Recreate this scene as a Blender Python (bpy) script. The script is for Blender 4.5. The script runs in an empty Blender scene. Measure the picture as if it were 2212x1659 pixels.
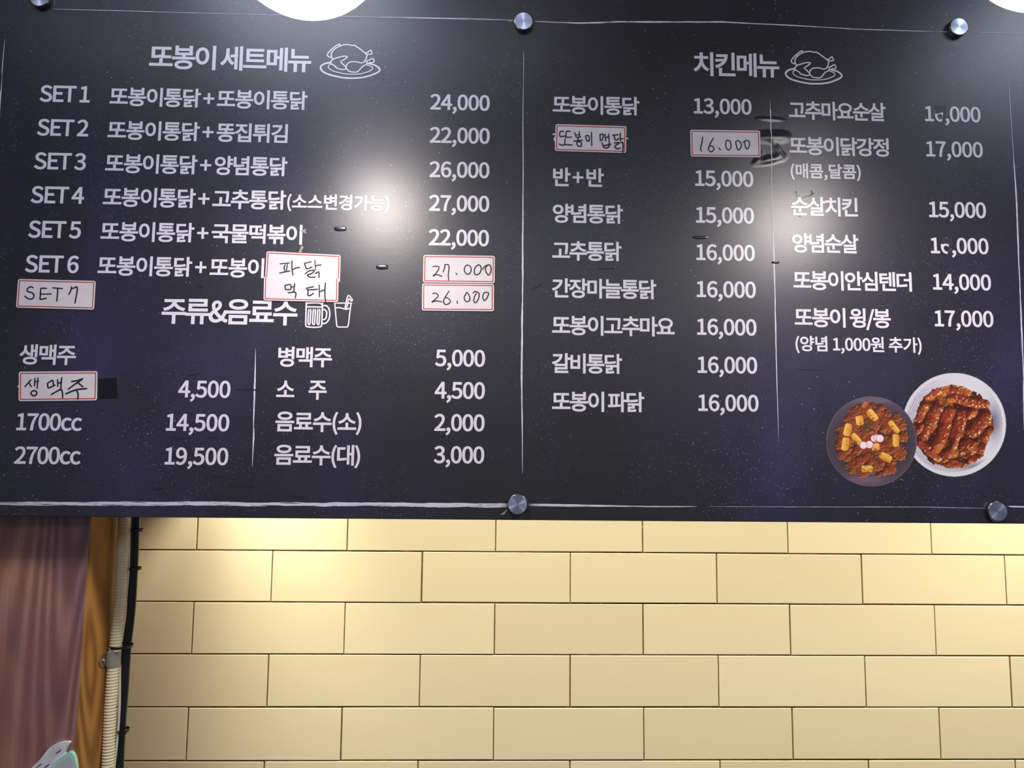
import bpy, bmesh, math, random
import numpy as np
from mathutils import Vector, Matrix
random.seed(7)
S = bpy.context.scene
COL = S.collection
rad = math.radians

# ------------------------------------------------------------------ camera, world, lights, exposure
F_PX, W_PX, H_PX = 1661.0, 2212, 1659
CAM = Vector((0.0, -0.98, 1.55))
def cam_axes(pitch, yaw, roll):
    cy, sy, cp, sp = math.cos(yaw), math.sin(yaw), math.cos(pitch), math.sin(pitch)
    f = Vector((sy*cp, cy*cp, sp)); r = Vector((cy, -sy, 0)); u = r.cross(f)
    cr, sr = math.cos(roll), math.sin(roll)
    return cr*r + sr*u, -sr*r + cr*u, f
AX_R, AX_U, AX_F = cam_axes(rad(5.7313), rad(1.6629), rad(0.551))
cd = bpy.data.cameras.new('camera'); cam = bpy.data.objects.new('camera', cd); COL.objects.link(cam)
cd.sensor_width = 36.0; cd.lens = 36.0*F_PX/W_PX; cd.clip_start = 0.01
cam.matrix_world = Matrix(((AX_R.x, AX_U.x, -AX_F.x, CAM.x), (AX_R.y, AX_U.y, -AX_F.y, CAM.y),
                           (AX_R.z, AX_U.z, -AX_F.z, CAM.z), (0, 0, 0, 1)))
S.camera = cam
S.view_settings.view_transform = 'Standard'; S.view_settings.look = 'None'
S.view_settings.gamma = 1.0; S.view_settings.exposure = 0.0
S.view_settings.use_curve_mapping = False

world = bpy.data.worlds.new('world'); S.world = world; world.use_nodes = True
world.node_tree.nodes['Background'].inputs[0].default_value = (0.80, 0.86, 1.0, 1)
world.node_tree.nodes['Background'].inputs[1].default_value = 0.18

def at(px, py, y=0.0):
    """the point of the vertical plane at distance y behind the board face that the photograph shows at (px, py)"""
    d = AX_R*((px - 1106)/F_PX) - AX_U*((py - 829.5)/F_PX) + AX_F
    t = (y - CAM.y)/d.y
    return CAM + d*t

def light(name, kind, loc, energy, color, aim=None, **kw):
    l = bpy.data.lights.new(name, kind); l.energy = energy; l.color = color
    for k, v in kw.items(): setattr(l, k, v)
    o = bpy.data.objects.new(name, l); COL.objects.link(o); o.location = loc
    if aim is not None:
        o.rotation_euler = (Vector(aim) - Vector(loc)).to_track_quat('-Z', 'Y').to_euler()
    return o
WALL_Y = 0.6165                      # tiled kitchen wall, behind the opening
# two lamps over the kitchen counter, hidden by the menu board
light('kitchen_spot', 'SPOT', (-0.40, WALL_Y-0.20, 1.745), 15.0, (1.0, 0.93, 0.66), (-0.66, WALL_Y, 1.33),
      spot_size=rad(120), spot_blend=1.0, shadow_soft_size=0.03)
light('kitchen_spot', 'SPOT', (1.22, WALL_Y-0.22, 1.78), 9.5, (1.0, 0.90, 0.54), (1.22, WALL_Y, 1.36),
      spot_size=rad(120), spot_blend=1.0, shadow_soft_size=0.03)
# the kitchen's ceiling light
light('kitchen_ceiling_light', 'AREA', (0.35, 0.24, 2.40), 15.5, (1.0, 0.93, 0.66), (0.35, WALL_Y, 0.85),
      shape='RECTANGLE', size=2.6, size_y=0.16, spread=rad(50))
# added cool fill out of view, brightens the board's lettering and the lower tiles
light('dining_fill_light', 'AREA', (0.2, -2.3, 2.42), 17.0, (0.80, 0.87, 1.0), (0.2, -2.3, 0),
      shape='RECTANGLE', size=2.4, size_y=1.2)
_a, _b = at(662, -156, -0.285), at(2287, -156, -0.325)
LAMPS = [(_a.x-0.002, -0.285, _a.z+0.001), (_b.x, -0.325, _b.z+0.006)]          # pendant lamps in front of the board
for lx, ly, LAMP_Z in LAMPS:
    light('pendant_beam', 'SPOT', (lx, ly, LAMP_Z-0.070), 14.5, (1.0, 0.91, 0.86), (lx, ly+0.06, 1.3),
          spot_size=rad(172), spot_blend=1.0, shadow_soft_size=0.045)
# added cool panels out of view; their reflection imitates haze at the board's top
for px_, w_, e_ in ((-0.36, 0.36, 3.4), (-0.42, 1.1, 1.2), (1.24, 0.50, 4.4)):
    light('haze_light', 'AREA', (px_, -0.47 if w_ < 1 else -0.60, 2.452), e_, (0.76, 0.85, 1.0), (px_, -0.47 if w_ < 1 else -0.60, 0),
          shape='RECTANGLE', size=w_, size_y=0.34 if w_ < 1 else 0.20)

# ------------------------------------------------------------------ helpers
def lin(r, g, b):
    f = lambda c: (c/255/12.92) if c/255 <= 0.04045 else ((c/255+0.055)/1.055)**2.4
    return (f(r), f(g), f(b), 1)

def mat(name, color=(0.5, 0.5, 0.5, 1), rough=0.5, metal=0.0, spec=0.5, coat=0.0):
    m = bpy.data.materials.new(name); m.use_nodes = True
    b = m.node_tree.nodes['Principled BSDF']
    b.inputs['Base Color'].default_value = color; b.inputs['Roughness'].default_value = rough
    b.inputs['Metallic'].default_value = metal; b.inputs['Specular IOR Level'].default_value = spec
    b.inputs['Coat Weight'].default_value = coat
    return m
def nd(m, kind, **props):
    n = m.node_tree.nodes.new(kind)
    for k, v in props.items(): setattr(n, k, v)
    return n
def ln(m, a, b): m.node_tree.links.new(a, b)
def bsdf(m): return m.node_tree.nodes['Principled BSDF']
def ramp(m, stops, src):
    r = nd(m, 'ShaderNodeValToRGB'); e = r.color_ramp.elements
    while len(e) > 1: e.remove(e[-1])
    e[0].position, e[0].color = stops[0]
    for p, c in stops[1:]:
        x = e.new(p); x.color = c
    ln(m, src, r.inputs[0]); return r
def coords(m, scale=(1, 1, 1), kind='Object'):
    t = nd(m, 'ShaderNodeTexCoord'); p = nd(m, 'ShaderNodeMapping'); p.inputs['Scale'].default_value = scale
    ln(m, t.outputs[kind], p.inputs[0]); return p.outputs[0]
def noise(m, vec, scale, detail=3, rough=0.5, dist=0.0):
    n = nd(m, 'ShaderNodeTexNoise'); n.inputs['Scale'].default_value = scale; n.inputs['Detail'].default_value = detail
    n.inputs['Roughness'].default_value = rough; n.inputs['Distortion'].default_value = dist
    ln(m, vec, n.inputs['Vector']); return n.outputs['Fac']
def bump(m, h, strength, dist):
    b = nd(m, 'ShaderNodeBump'); b.inputs['Strength'].default_value = strength; b.inputs['Distance'].default_value = dist
    ln(m, h, b.inputs['Height']); ln(m, b.outputs[0], bsdf(m).inputs['Normal']); return b

def tag(o, label=None, cat=None, group=None, kind=None):
    if label: o['label'] = label
    if cat: o['category'] = cat
    if group: o['group'] = group
    if kind: o['kind'] = kind
    return o
def link(name, data, parent=None, loc=None):
    o = bpy.data.objects.new(name, data); COL.objects.link(o)
    if loc is not None: o.location = loc
    if parent is not None: o.parent = parent
    return o
def empty(name, loc=(0, 0, 0)):
    o = link(name, None, None, loc); o.empty_display_size = 0.02
    return o
def mesh(name, verts, faces, m, parent=None, loc=None, smooth=False):
    me = bpy.data.meshes.new(name); me.from_pydata([tuple(v) for v in verts], [], faces); me.update()
    if m: me.materials.append(m)
    if smooth:
        for p in me.polygons: p.use_smooth = True
    return link(name, me, parent, loc)
def bm_obj(name, bm, m, parent=None, loc=None, smooth=False):
    me = bpy.data.meshes.new(name); bm.to_mesh(me); bm.free()
    if m: me.materials.append(m)
    if smooth:
        for p in me.polygons: p.use_smooth = True
    return link(name, me, parent, loc)
def box_bm(x0, x1, y0, y1, z0, z1, bev=0.0, seg=2):
    bm = bmesh.new(); bmesh.ops.create_cube(bm, size=1)
    for v in bm.verts:
        v.co = Vector(((x0+x1)/2 + v.co.x*(x1-x0), (y0+y1)/2 + v.co.y*(y1-y0), (z0+z1)/2 + v.co.z*(z1-z0)))
    if bev: bmesh.ops.bevel(bm, geom=bm.edges[:], offset=bev, segments=seg, affect='EDGES', profile=0.5)
    return bm
def lathe(prof, n, axis='Z', origin=(0, 0, 0)):
    """prof: list of (radius, height); closed at radius 0 ends"""
    vs, fs = [], []
    o = Vector(origin)
    for r, h in prof:
        for k in range(n):
            a = 2*math.pi*k/n; c, s = r*math.cos(a), r*math.sin(a)
            vs.append(o + (Vector((c, s, h)) if axis == 'Z' else Vector((c, h, s))))
    for i in range(len(prof)-1):
        for k in range(n):
            a, b = i*n+k, i*n+(k+1) % n
            q = (a, b, b+n, a+n)
            fs.append(q if axis == 'Z' else q[::-1])
    return vs, fs
def tube(path, radii, n=12):
    vs, fs = [], []
    P = [Vector(p) for p in path]
    for i, p in enumerate(P):
        d = (P[min(i+1, len(P)-1)] - P[max(i-1, 0)]).normalized()
        a = d.cross(Vector((0, 1, 0)));
        if a.length < 0.1: a = d.cross(Vector((1, 0, 0)))
        a.normalize(); b = d.cross(a)
        r = radii[i] if hasattr(radii, '__len__') else radii
        for k in range(n):
            t = 2*math.pi*k/n; vs.append(p + a*r*math.cos(t) + b*r*math.sin(t))
    for i in range(len(P)-1):
        for k in range(n):
            x, y = i*n+k, i*n+(k+1) % n
            fs.append((x, y, y+n, x+n))
    fs.append(tuple(range(n))[::-1]); fs.append(tuple(range((len(P)-1)*n, len(P)*n)))
    return vs, fs
def smooth_line(pts, k=5, closed=False):
    P = [np.array(p, float) for p in pts]; n = len(P)
    if n < 3: return P
    out = []
    for i in range(n if closed else n-1):
        p0 = P[i-1] if (i > 0 or closed) else P[0]*2-P[1]
        p1, p2 = P[i], P[(i+1) % n]
        p3 = P[(i+2) % n] if (i+2 < n or closed) else p2*2-p1
        for j in range(k):
            t = j/k
            out.append(0.5*((2*p1)+(p2-p0)*t+(2*p0-5*p1+4*p2-p3)*t*t+(-p0+3*p1-3*p2+p3)*t**3))
    if not closed: out.append(P[-1])
    else: out.append(out[0].copy())
    return out
def ribbon(vs, fs, pts, width, y, caps=True, taper=0.0, rough=0.0):
    """flat pen stroke in the plane y (world x, z pairs)"""
    n = len(pts); L = []; R = []
    for i, p in enumerate(pts):
        d = pts[min(i+1, n-1)] - pts[max(i-1, 0)]; l = np.hypot(*d) or 1; d = d/l
        nrm = np.array([-d[1], d[0]])
        w = (width[i] if hasattr(width, '__len__') else width)/2
        if taper: w *= 1 - taper*abs(2*i/(n-1)-1)**3
        wa = w*(1+rough*random.uniform(-1, 1)); wb = w*(1+rough*random.uniform(-1, 1))
        L.append(p + nrm*wa); R.append(p - nrm*wb)
    b = len(vs)
    for a, c in zip(L, R): vs += [(a[0], y, a[1]), (c[0], y, c[1])]
    for i in range(n-1): fs.append((b+2*i, b+2*i+1, b+2*i+3, b+2*i+2))
    if caps:
        for i, sgn in ((0, -1), (n-1, 1)):
            d = pts[min(i+1, n-1)] - pts[max(i-1, 0)]; d = d/(np.hypot(*d) or 1); nrm = np.array([-d[1], d[0]])
            w = (width[i] if hasattr(width, '__len__') else width)/2*(1-taper)
            c = len(vs); m = 6
            for k in range(m+1):
                a = math.pi*k/m; q = pts[i] + nrm*w*math.cos(a) + d*sgn*w*math.sin(a); vs.append((q[0], y, q[1]))
            f = tuple(range(c, c+m+1)); fs.append(f[::-1] if sgn > 0 else f)
def xz(px, py): p = at(px, py, 0.0); return np.array([p.x, p.z])
# ------------------------------------------------------------------ materials
M = {}
# glossy printed film: near-black navy with purple clouds and chalk specks (all flat print)
m = M['board'] = mat('board_print', rough=0.33, spec=0.8)
v = coords(m); v2 = coords(m, (1, 1, 0.55))
cl = noise(m, v2, 5.0, 5, 0.62, 0.3)
r1 = ramp(m, [(0.36, lin(30, 28, 36)), (0.50, lin(36, 34, 48)), (0.64, lin(44, 39, 66)), (0.8, lin(58, 48, 90))], cl)
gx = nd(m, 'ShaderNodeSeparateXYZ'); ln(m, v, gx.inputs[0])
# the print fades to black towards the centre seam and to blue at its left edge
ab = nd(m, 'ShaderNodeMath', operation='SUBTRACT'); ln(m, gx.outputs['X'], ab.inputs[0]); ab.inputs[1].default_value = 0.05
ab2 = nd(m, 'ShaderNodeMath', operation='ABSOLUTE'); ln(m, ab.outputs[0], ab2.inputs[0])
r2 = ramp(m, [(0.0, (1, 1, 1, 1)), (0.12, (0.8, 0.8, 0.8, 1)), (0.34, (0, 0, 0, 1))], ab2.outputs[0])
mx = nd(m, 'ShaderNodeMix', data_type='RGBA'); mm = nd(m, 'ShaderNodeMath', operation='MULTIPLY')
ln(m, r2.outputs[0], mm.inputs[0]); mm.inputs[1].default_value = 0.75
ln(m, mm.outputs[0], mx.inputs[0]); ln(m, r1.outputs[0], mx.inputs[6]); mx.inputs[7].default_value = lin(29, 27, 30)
prev = mx.outputs[2]
for sc, keep, rad_, msc, lo, hi, col in ((420, 0.42, 0.20, 6.0, 0.46, 0.60, lin(165, 160, 205)), (190, 0.26, 0.13, 4.0, 0.44, 0.62, lin(200, 198, 225))):
    vo = nd(m, 'ShaderNodeTexVoronoi'); vo.inputs['Scale'].default_value = sc; ln(m, v, vo.inputs['Vector'])
    near = ramp(m, [(rad_*0.6, (1, 1, 1, 1)), (rad_, (0, 0, 0, 1))], vo.outputs['Distance'])
    sp = nd(m, 'ShaderNodeSeparateColor'); ln(m, vo.outputs['Color'], sp.inputs[0])
    kp = ramp(m, [(keep*0.4, (1, 1, 1, 1)), (keep, (0, 0, 0, 1))], sp.outputs[0])
    ms = ramp(m, [(lo, (0.04, 0.04, 0.04, 1)), (hi, (1, 1, 1, 1))], noise(m, v, msc, 4, 0.7, 0.4))
    a = nd(m, 'ShaderNodeMath', operation='MULTIPLY'); ln(m, near.outputs[0], a.inputs[0]); ln(m, kp.outputs[0], a.inputs[1])
    b = nd(m, 'ShaderNodeMath', operation='MULTIPLY'); ln(m, a.outputs[0], b.inputs[0]); ln(m, ms.outputs[0], b.inputs[1])
    q = nd(m, 'ShaderNodeMix', data_type='RGBA'); ln(m, b.outputs[0], q.inputs[0]); ln(m, prev, q.inputs[6]); q.inputs[7].default_value = col
    prev = q.outputs[2]
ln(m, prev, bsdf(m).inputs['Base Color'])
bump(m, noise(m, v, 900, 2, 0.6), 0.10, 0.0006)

m = M['lettering'] = mat('white_print', lin(222, 217, 228), 0.32, spec=0.9)
m = M['chalk'] = mat('chalk_print', lin(214, 208, 226), 0.5)
m = M['film'] = M['board'].copy(); m.name = 'lifted_film'; bsdf(m).inputs['Roughness'].default_value = 0.2
m = M['scuff'] = mat('scuff', lin(33, 31, 42), 0.45, spec=0.5)
m = M['tear_shine'] = mat('torn_film_shine', lin(146, 138, 130), 0.5)  # pale tone stands in for the shine on torn film corners
m = M['tape'] = mat('black_tape', lin(20, 19, 28), 0.6, spec=0.25)
m = M['matching_tape'] = mat('dark_tape_scrap', lin(48, 42, 56), 0.42, spec=0.5)
m = M['board_edge'] = mat('board_edge', lin(26, 25, 30), 0.5)
m = M['paper'] = mat('label_paper', lin(218, 209, 214), 0.55, spec=0.3)
ln(m, ramp(m, [(0.3, lin(212, 203, 209)), (0.7, lin(224, 215, 219))], noise(m, coords(m), 30, 2)).outputs[0], bsdf(m).inputs['Base Color'])
m = M['red'] = mat('red_print', lin(178, 52, 36), 0.5)
m = M['ink'] = mat('marker_ink', lin(26, 24, 32), 0.42)
m = M['steel'] = mat('brushed_steel', lin(198, 208, 232), 0.30, metal=1.0)
bsdf(m).inputs['Anisotropic'].default_value = 0.85
tg = nd(m, 'ShaderNodeTangent', direction_type='RADIAL', axis='Y'); ln(m, tg.outputs[0], bsdf(m).inputs['Tangent'])
m = M['steel_side'] = mat('turned_steel', lin(150, 148, 142), 0.22, metal=1.0)
# tiles
m = M['tile'] = mat('cream_glaze', rough=0.23, spec=0.5)
oi = nd(m, 'ShaderNodeObjectInfo')
tv = ramp(m, [(0.0, lin(222, 210, 186)), (0.5, lin(226, 214, 190)), (1.0, lin(230, 219, 196))], oi.outputs['Random'])
ln(m, tv.outputs[0], bsdf(m).inputs['Base Color'])
bump(m, noise(m, coords(m), 9, 2), 0.10, 0.004)
m = M['grout'] = mat('dark_grout', rough=0.9, spec=0.1)
ln(m, ramp(m, [(0.35, lin(88, 72, 44)), (0.62, lin(118, 100, 66)), (0.72, lin(196, 180, 140))], noise(m, coords(m), 42, 4, 0.7)).outputs[0], bsdf(m).inputs['Base Color'])
# woods
def wood(name, cols, rough, spec, sx, sz, lines, lstr, sheen_tint=None, off=0.0):
    """growth rings as contour lines of a stretched noise field, plus fine pores"""
    m = mat(name, rough=rough, spec=spec)
    n1 = noise(m, coords(m, (sx, sx, sz)), 1.0, 0.6, 0.4, 0.35)
    ph = nd(m, 'ShaderNodeMath', operation='MULTIPLY'); ln(m, n1, ph.inputs[0]); ph.inputs[1].default_value = lines
    sn = nd(m, 'ShaderNodeMath', operation='SINE'); ln(m, ph.outputs[0], sn.inputs[0])
    am = nd(m, 'ShaderNodeMath', operation='MULTIPLY'); ln(m, sn.outputs[0], am.inputs[0]); ln(m, noise(m, coords(m, (1, 1, 0.3)), 14, 2), am.inputs[1]); sn = am
    fine = noise(m, coords(m, (1, 1, 0.03)), 260, 3, 0.7); bg_ = nd(m, 'ShaderNodeMath', operation='MULTIPLY_ADD'); ln(m, noise(m, coords(m, (1, 1, 0.5)), 9, 2), bg_.inputs[0]); bg_.inputs[1].default_value = 0.3; bg_.inputs[2].default_value = 0.36; big = bg_.outputs[0]
    a = nd(m, 'ShaderNodeMath', operation='MULTIPLY_ADD'); ln(m, sn.outputs[0], a.inputs[0]); a.inputs[1].default_value = lstr*2.8; ln(m, big, a.inputs[2])
    b = nd(m, 'ShaderNodeMath', operation='MULTIPLY_ADD'); ln(m, fine, b.inputs[0]); b.inputs[1].default_value = 0.28; ln(m, a.outputs[0], b.inputs[2])
    r = ramp(m, [(0.42, cols[0]), (0.66, cols[1]), (0.92, cols[2])], b.outputs[0]); out = r.outputs[0]
    if sheen_tint:  # purplish reflected sheen painted into the wood colour in soft patches
        t2 = ramp(m, [(0.42, (0, 0, 0, 1)), (0.60, (1, 1, 1, 1))], noise(m, coords(m, (1, 1, 0.7)), 7, 2, 0.5, 0.5))
        q = nd(m, 'ShaderNodeMix', data_type='RGBA', blend_type='MULTIPLY'); ln(m, t2.outputs[0], q.inputs[0]); ln(m, out, q.inputs[6]); q.inputs[7].default_value = sheen_tint; out = q.outputs[2]
    ln(m, out, bsdf(m).inputs['Base Color']); bump(m, b.outputs[0], 0.18, 0.0012)
    return m
M['panel_wood'] = wood('dark_stained_plywood', (lin(140, 92, 76), lin(166, 112, 96), lin(206, 154, 130)), 0.34, 0.6, 8.0, 1.0, 135, 0.08, (0.62, 0.68, 1.0, 1))
M['post_wood'] = wood('amber_stained_pine', (lin(118, 76, 34), lin(160, 112, 52), lin(192, 142, 76)), 0.6, 0.2, 12.0, 2.5, 60, 0.10)
M['worn_wood'] = mat('worn_bare_wood', lin(206, 160, 100), 0.6)
# services
m = M['conduit'] = mat('cream_plastic', lin(238, 226, 190), 0.42)
m = M['white_plastic'] = mat('white_plastic', lin(214, 210, 196), 0.4)
m = M['black_plastic'] = mat('black_sheath', lin(24, 26, 26), 0.38)
m = M['zinc'] = mat('zinc_plated_steel', lin(165, 160, 140), 0.34, metal=1.0)
m = M['clamp_band'] = mat('clear_grey_band', lin(150, 148, 138), 0.3, spec=0.6)
# room
m = M['ceiling'] = mat('white_ceiling', lin(214, 216, 222), 0.9, spec=0.1)
bump(m, noise(m, coords(m), 40, 3), 0.1, 0.002)
m = M['floor'] = mat('brown_floor_tile', rough=0.4)
ln(m, ramp(m, [(0.3, lin(70, 54, 44)), (0.7, lin(96, 76, 62))], noise(m, coords(m), 5, 4)).outputs[0], bsdf(m).inputs['Base Color'])
m = M['shade'] = mat('black_enamel', lin(22, 22, 24), 0.35)
m = M['bulb'] = mat('opal_bulb', lin(255, 250, 245), 0.4)
bsdf(m).inputs['Emission Color'].default_value = (1.0, 0.96, 0.97, 1); bsdf(m).inputs['Emission Strength'].default_value = 5.0
tr_ = nd(m, 'ShaderNodeBsdfTransparent'); mx_ = nd(m, 'ShaderNodeMixShader'); mx_.inputs[0].default_value = 0.62   # thin opal glass lets the lamp's light through
ln(m, bsdf(m).outputs[0], mx_.inputs[1]); ln(m, tr_.outputs[0], mx_.inputs[2]); ln(m, mx_.outputs[0], m.node_tree.nodes['Material Output'].inputs['Surface'])

# ------------------------------------------------------------------ the setting
floor = bm_obj('floor', box_bm(-2.4, 3.0, -3.4, WALL_Y+0.1, -0.05, 0.0), M['floor']); tag(floor, kind='structure')
ceil_ = bm_obj('ceiling', box_bm(-2.4, 3.0, -3.4, WALL_Y+0.1, 2.46, 2.52), M['ceiling']); tag(ceil_, kind='structure')
wall_back = bm_obj('wall_back', box_bm(-1.189, 2.131, WALL_Y+0.0016, WALL_Y+0.1, 0.0, 2.46), M['grout']); tag(wall_back, kind='structure')
# cream tiles 300 x 100 mm laid in half bond, each its own piece
TW, TH = 0.302, 0.102
bm = box_bm(-(TW-0.0024)/2, (TW-0.0024)/2, 0, 0.008, -(TH-0.0026)/2, (TH-0.0026)/2)
ed = [e for e in bm.edges if all(v.co.y < 0.001 for v in e.verts)]
bmesh.ops.bevel(bm, geom=ed, offset=0.0011, segments=2, affect='EDGES', profile=0.6)
tile_me = bpy.data.meshes.new('tile'); bm.to_mesh(tile_me); bm.free(); tile_me.materials.append(M['tile'])
rt = random.Random(3)
for row in range(-10, 13):
    zc = 1.3654 - (row+0.5)*TH
    if zc < 0.05 or zc > 2.42: continue
    for col in range(-4, 7):
        half = 0.5 if row % 2 == 0 else 0.0
        xc = 0.018 + (col + half + 0.5)*TW + (-0.002 if row % 2 else 0.0)
        if xc > 2.1: continue
        if xc > 1.97 and row % 2 == 0: continue
        o = link('tile', tile_me, wall_back, (xc + rt.uniform(-4e-4, 4e-4), WALL_Y + rt.uniform(-3e-4, 3e-4), zc + rt.uniform(-3e-4, 3e-4)))
        o.rotation_euler = (rt.uniform(-1, 1)*0.0025, rt.uniform(-1, 1)*0.0015, rt.uniform(-1, 1)*0.0022)
    if row % 2 == 0:                       # cut half tiles at both ends of the course
        for xc in (-1.1145, 2.0555):
            o = link('tile', tile_me, wall_back, (xc, WALL_Y, zc)); o.scale = (0.495, 1, 1)
wall_right = bm_obj('wall_right', box_bm(2.133, 2.25, 0.13, WALL_Y+0.1, 0.0, 2.46), M['ceiling']); tag(wall_right, kind='structure')
# partition the board hangs on: stained plywood left of the opening, header above it
XP = at(181.5, 1359, 0.035).x; PY0, PY1 = 0.035, 0.127
wall_front = empty('wall_front', (0, 0, 0)); tag(wall_front, kind='structure')
bm_obj('panel', box_bm(-2.3, XP-0.0015, PY0, PY1-0.004, 0.0, 2.46, 0.0012), M['panel_wood'], wall_front)
bm_obj('post', box_bm(XP-0.03, XP, PY0+0.0012, PY1, 0.0, 2.46, 0.0014), M['post_wood'], wall_front)
bm_obj('header', box_bm(XP+0.0005, 2.9, PY0, PY1, 1.56, 2.46, 0.002), M['panel_wood'], wall_front)
wv = []; wf = []
for z0, z1, w in ((1.055, 1.085, 0.0012), (1.10, 1.135, 0.0018), (1.15, 1.165, 0.001), (1.18, 1.183, 0.0012)):
    pts = [np.array([XP-0.0006+random.uniform(-3e-4, 3e-4), z0+(z1-z0)*k/8]) for k in range(9)]
    ribbon(wv, wf, pts, [w*(0.3+random.random()) for _ in pts], PY0-0.0003)
mesh('worn_edge', wv, wf, M['worn_wood'], wall_front)
# unseen box added behind the board to cast a diagonal shadow on the tiles
shadow_box = bm_obj('shadow_blocker_1', box_bm(-1.18, -0.510, 0.33, WALL_Y-0.001, 1.60, 1.76, 0.003), M['ceiling']); tag(shadow_box, kind='structure')

# ------------------------------------------------------------------ menu board
board = empty('menu_board', (0.04, 0, 1.477))
tag(board, 'large dark navy menu board with white Korean price list and two food photographs', 'menu board')
BX0, BX1, BZ0, BZ1, BT = -0.668, 0.748, 1.4762, 2.196, 0.005
bo = Vector((0.04, 0, 1.477))
def bchild(name, vs, fs, mt, parent=board, smooth=False):
    off = bo if parent is board else Vector(parent['org'])
    return mesh(name, [Vector(v)-off for v in vs], fs, mt, parent, None, smooth)
p = bm_obj('panel', box_bm(BX0-bo.x, BX1-bo.x, 0, BT, BZ0-bo.z, BZ1-bo.z, 0.0008), M['board'], board)

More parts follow.
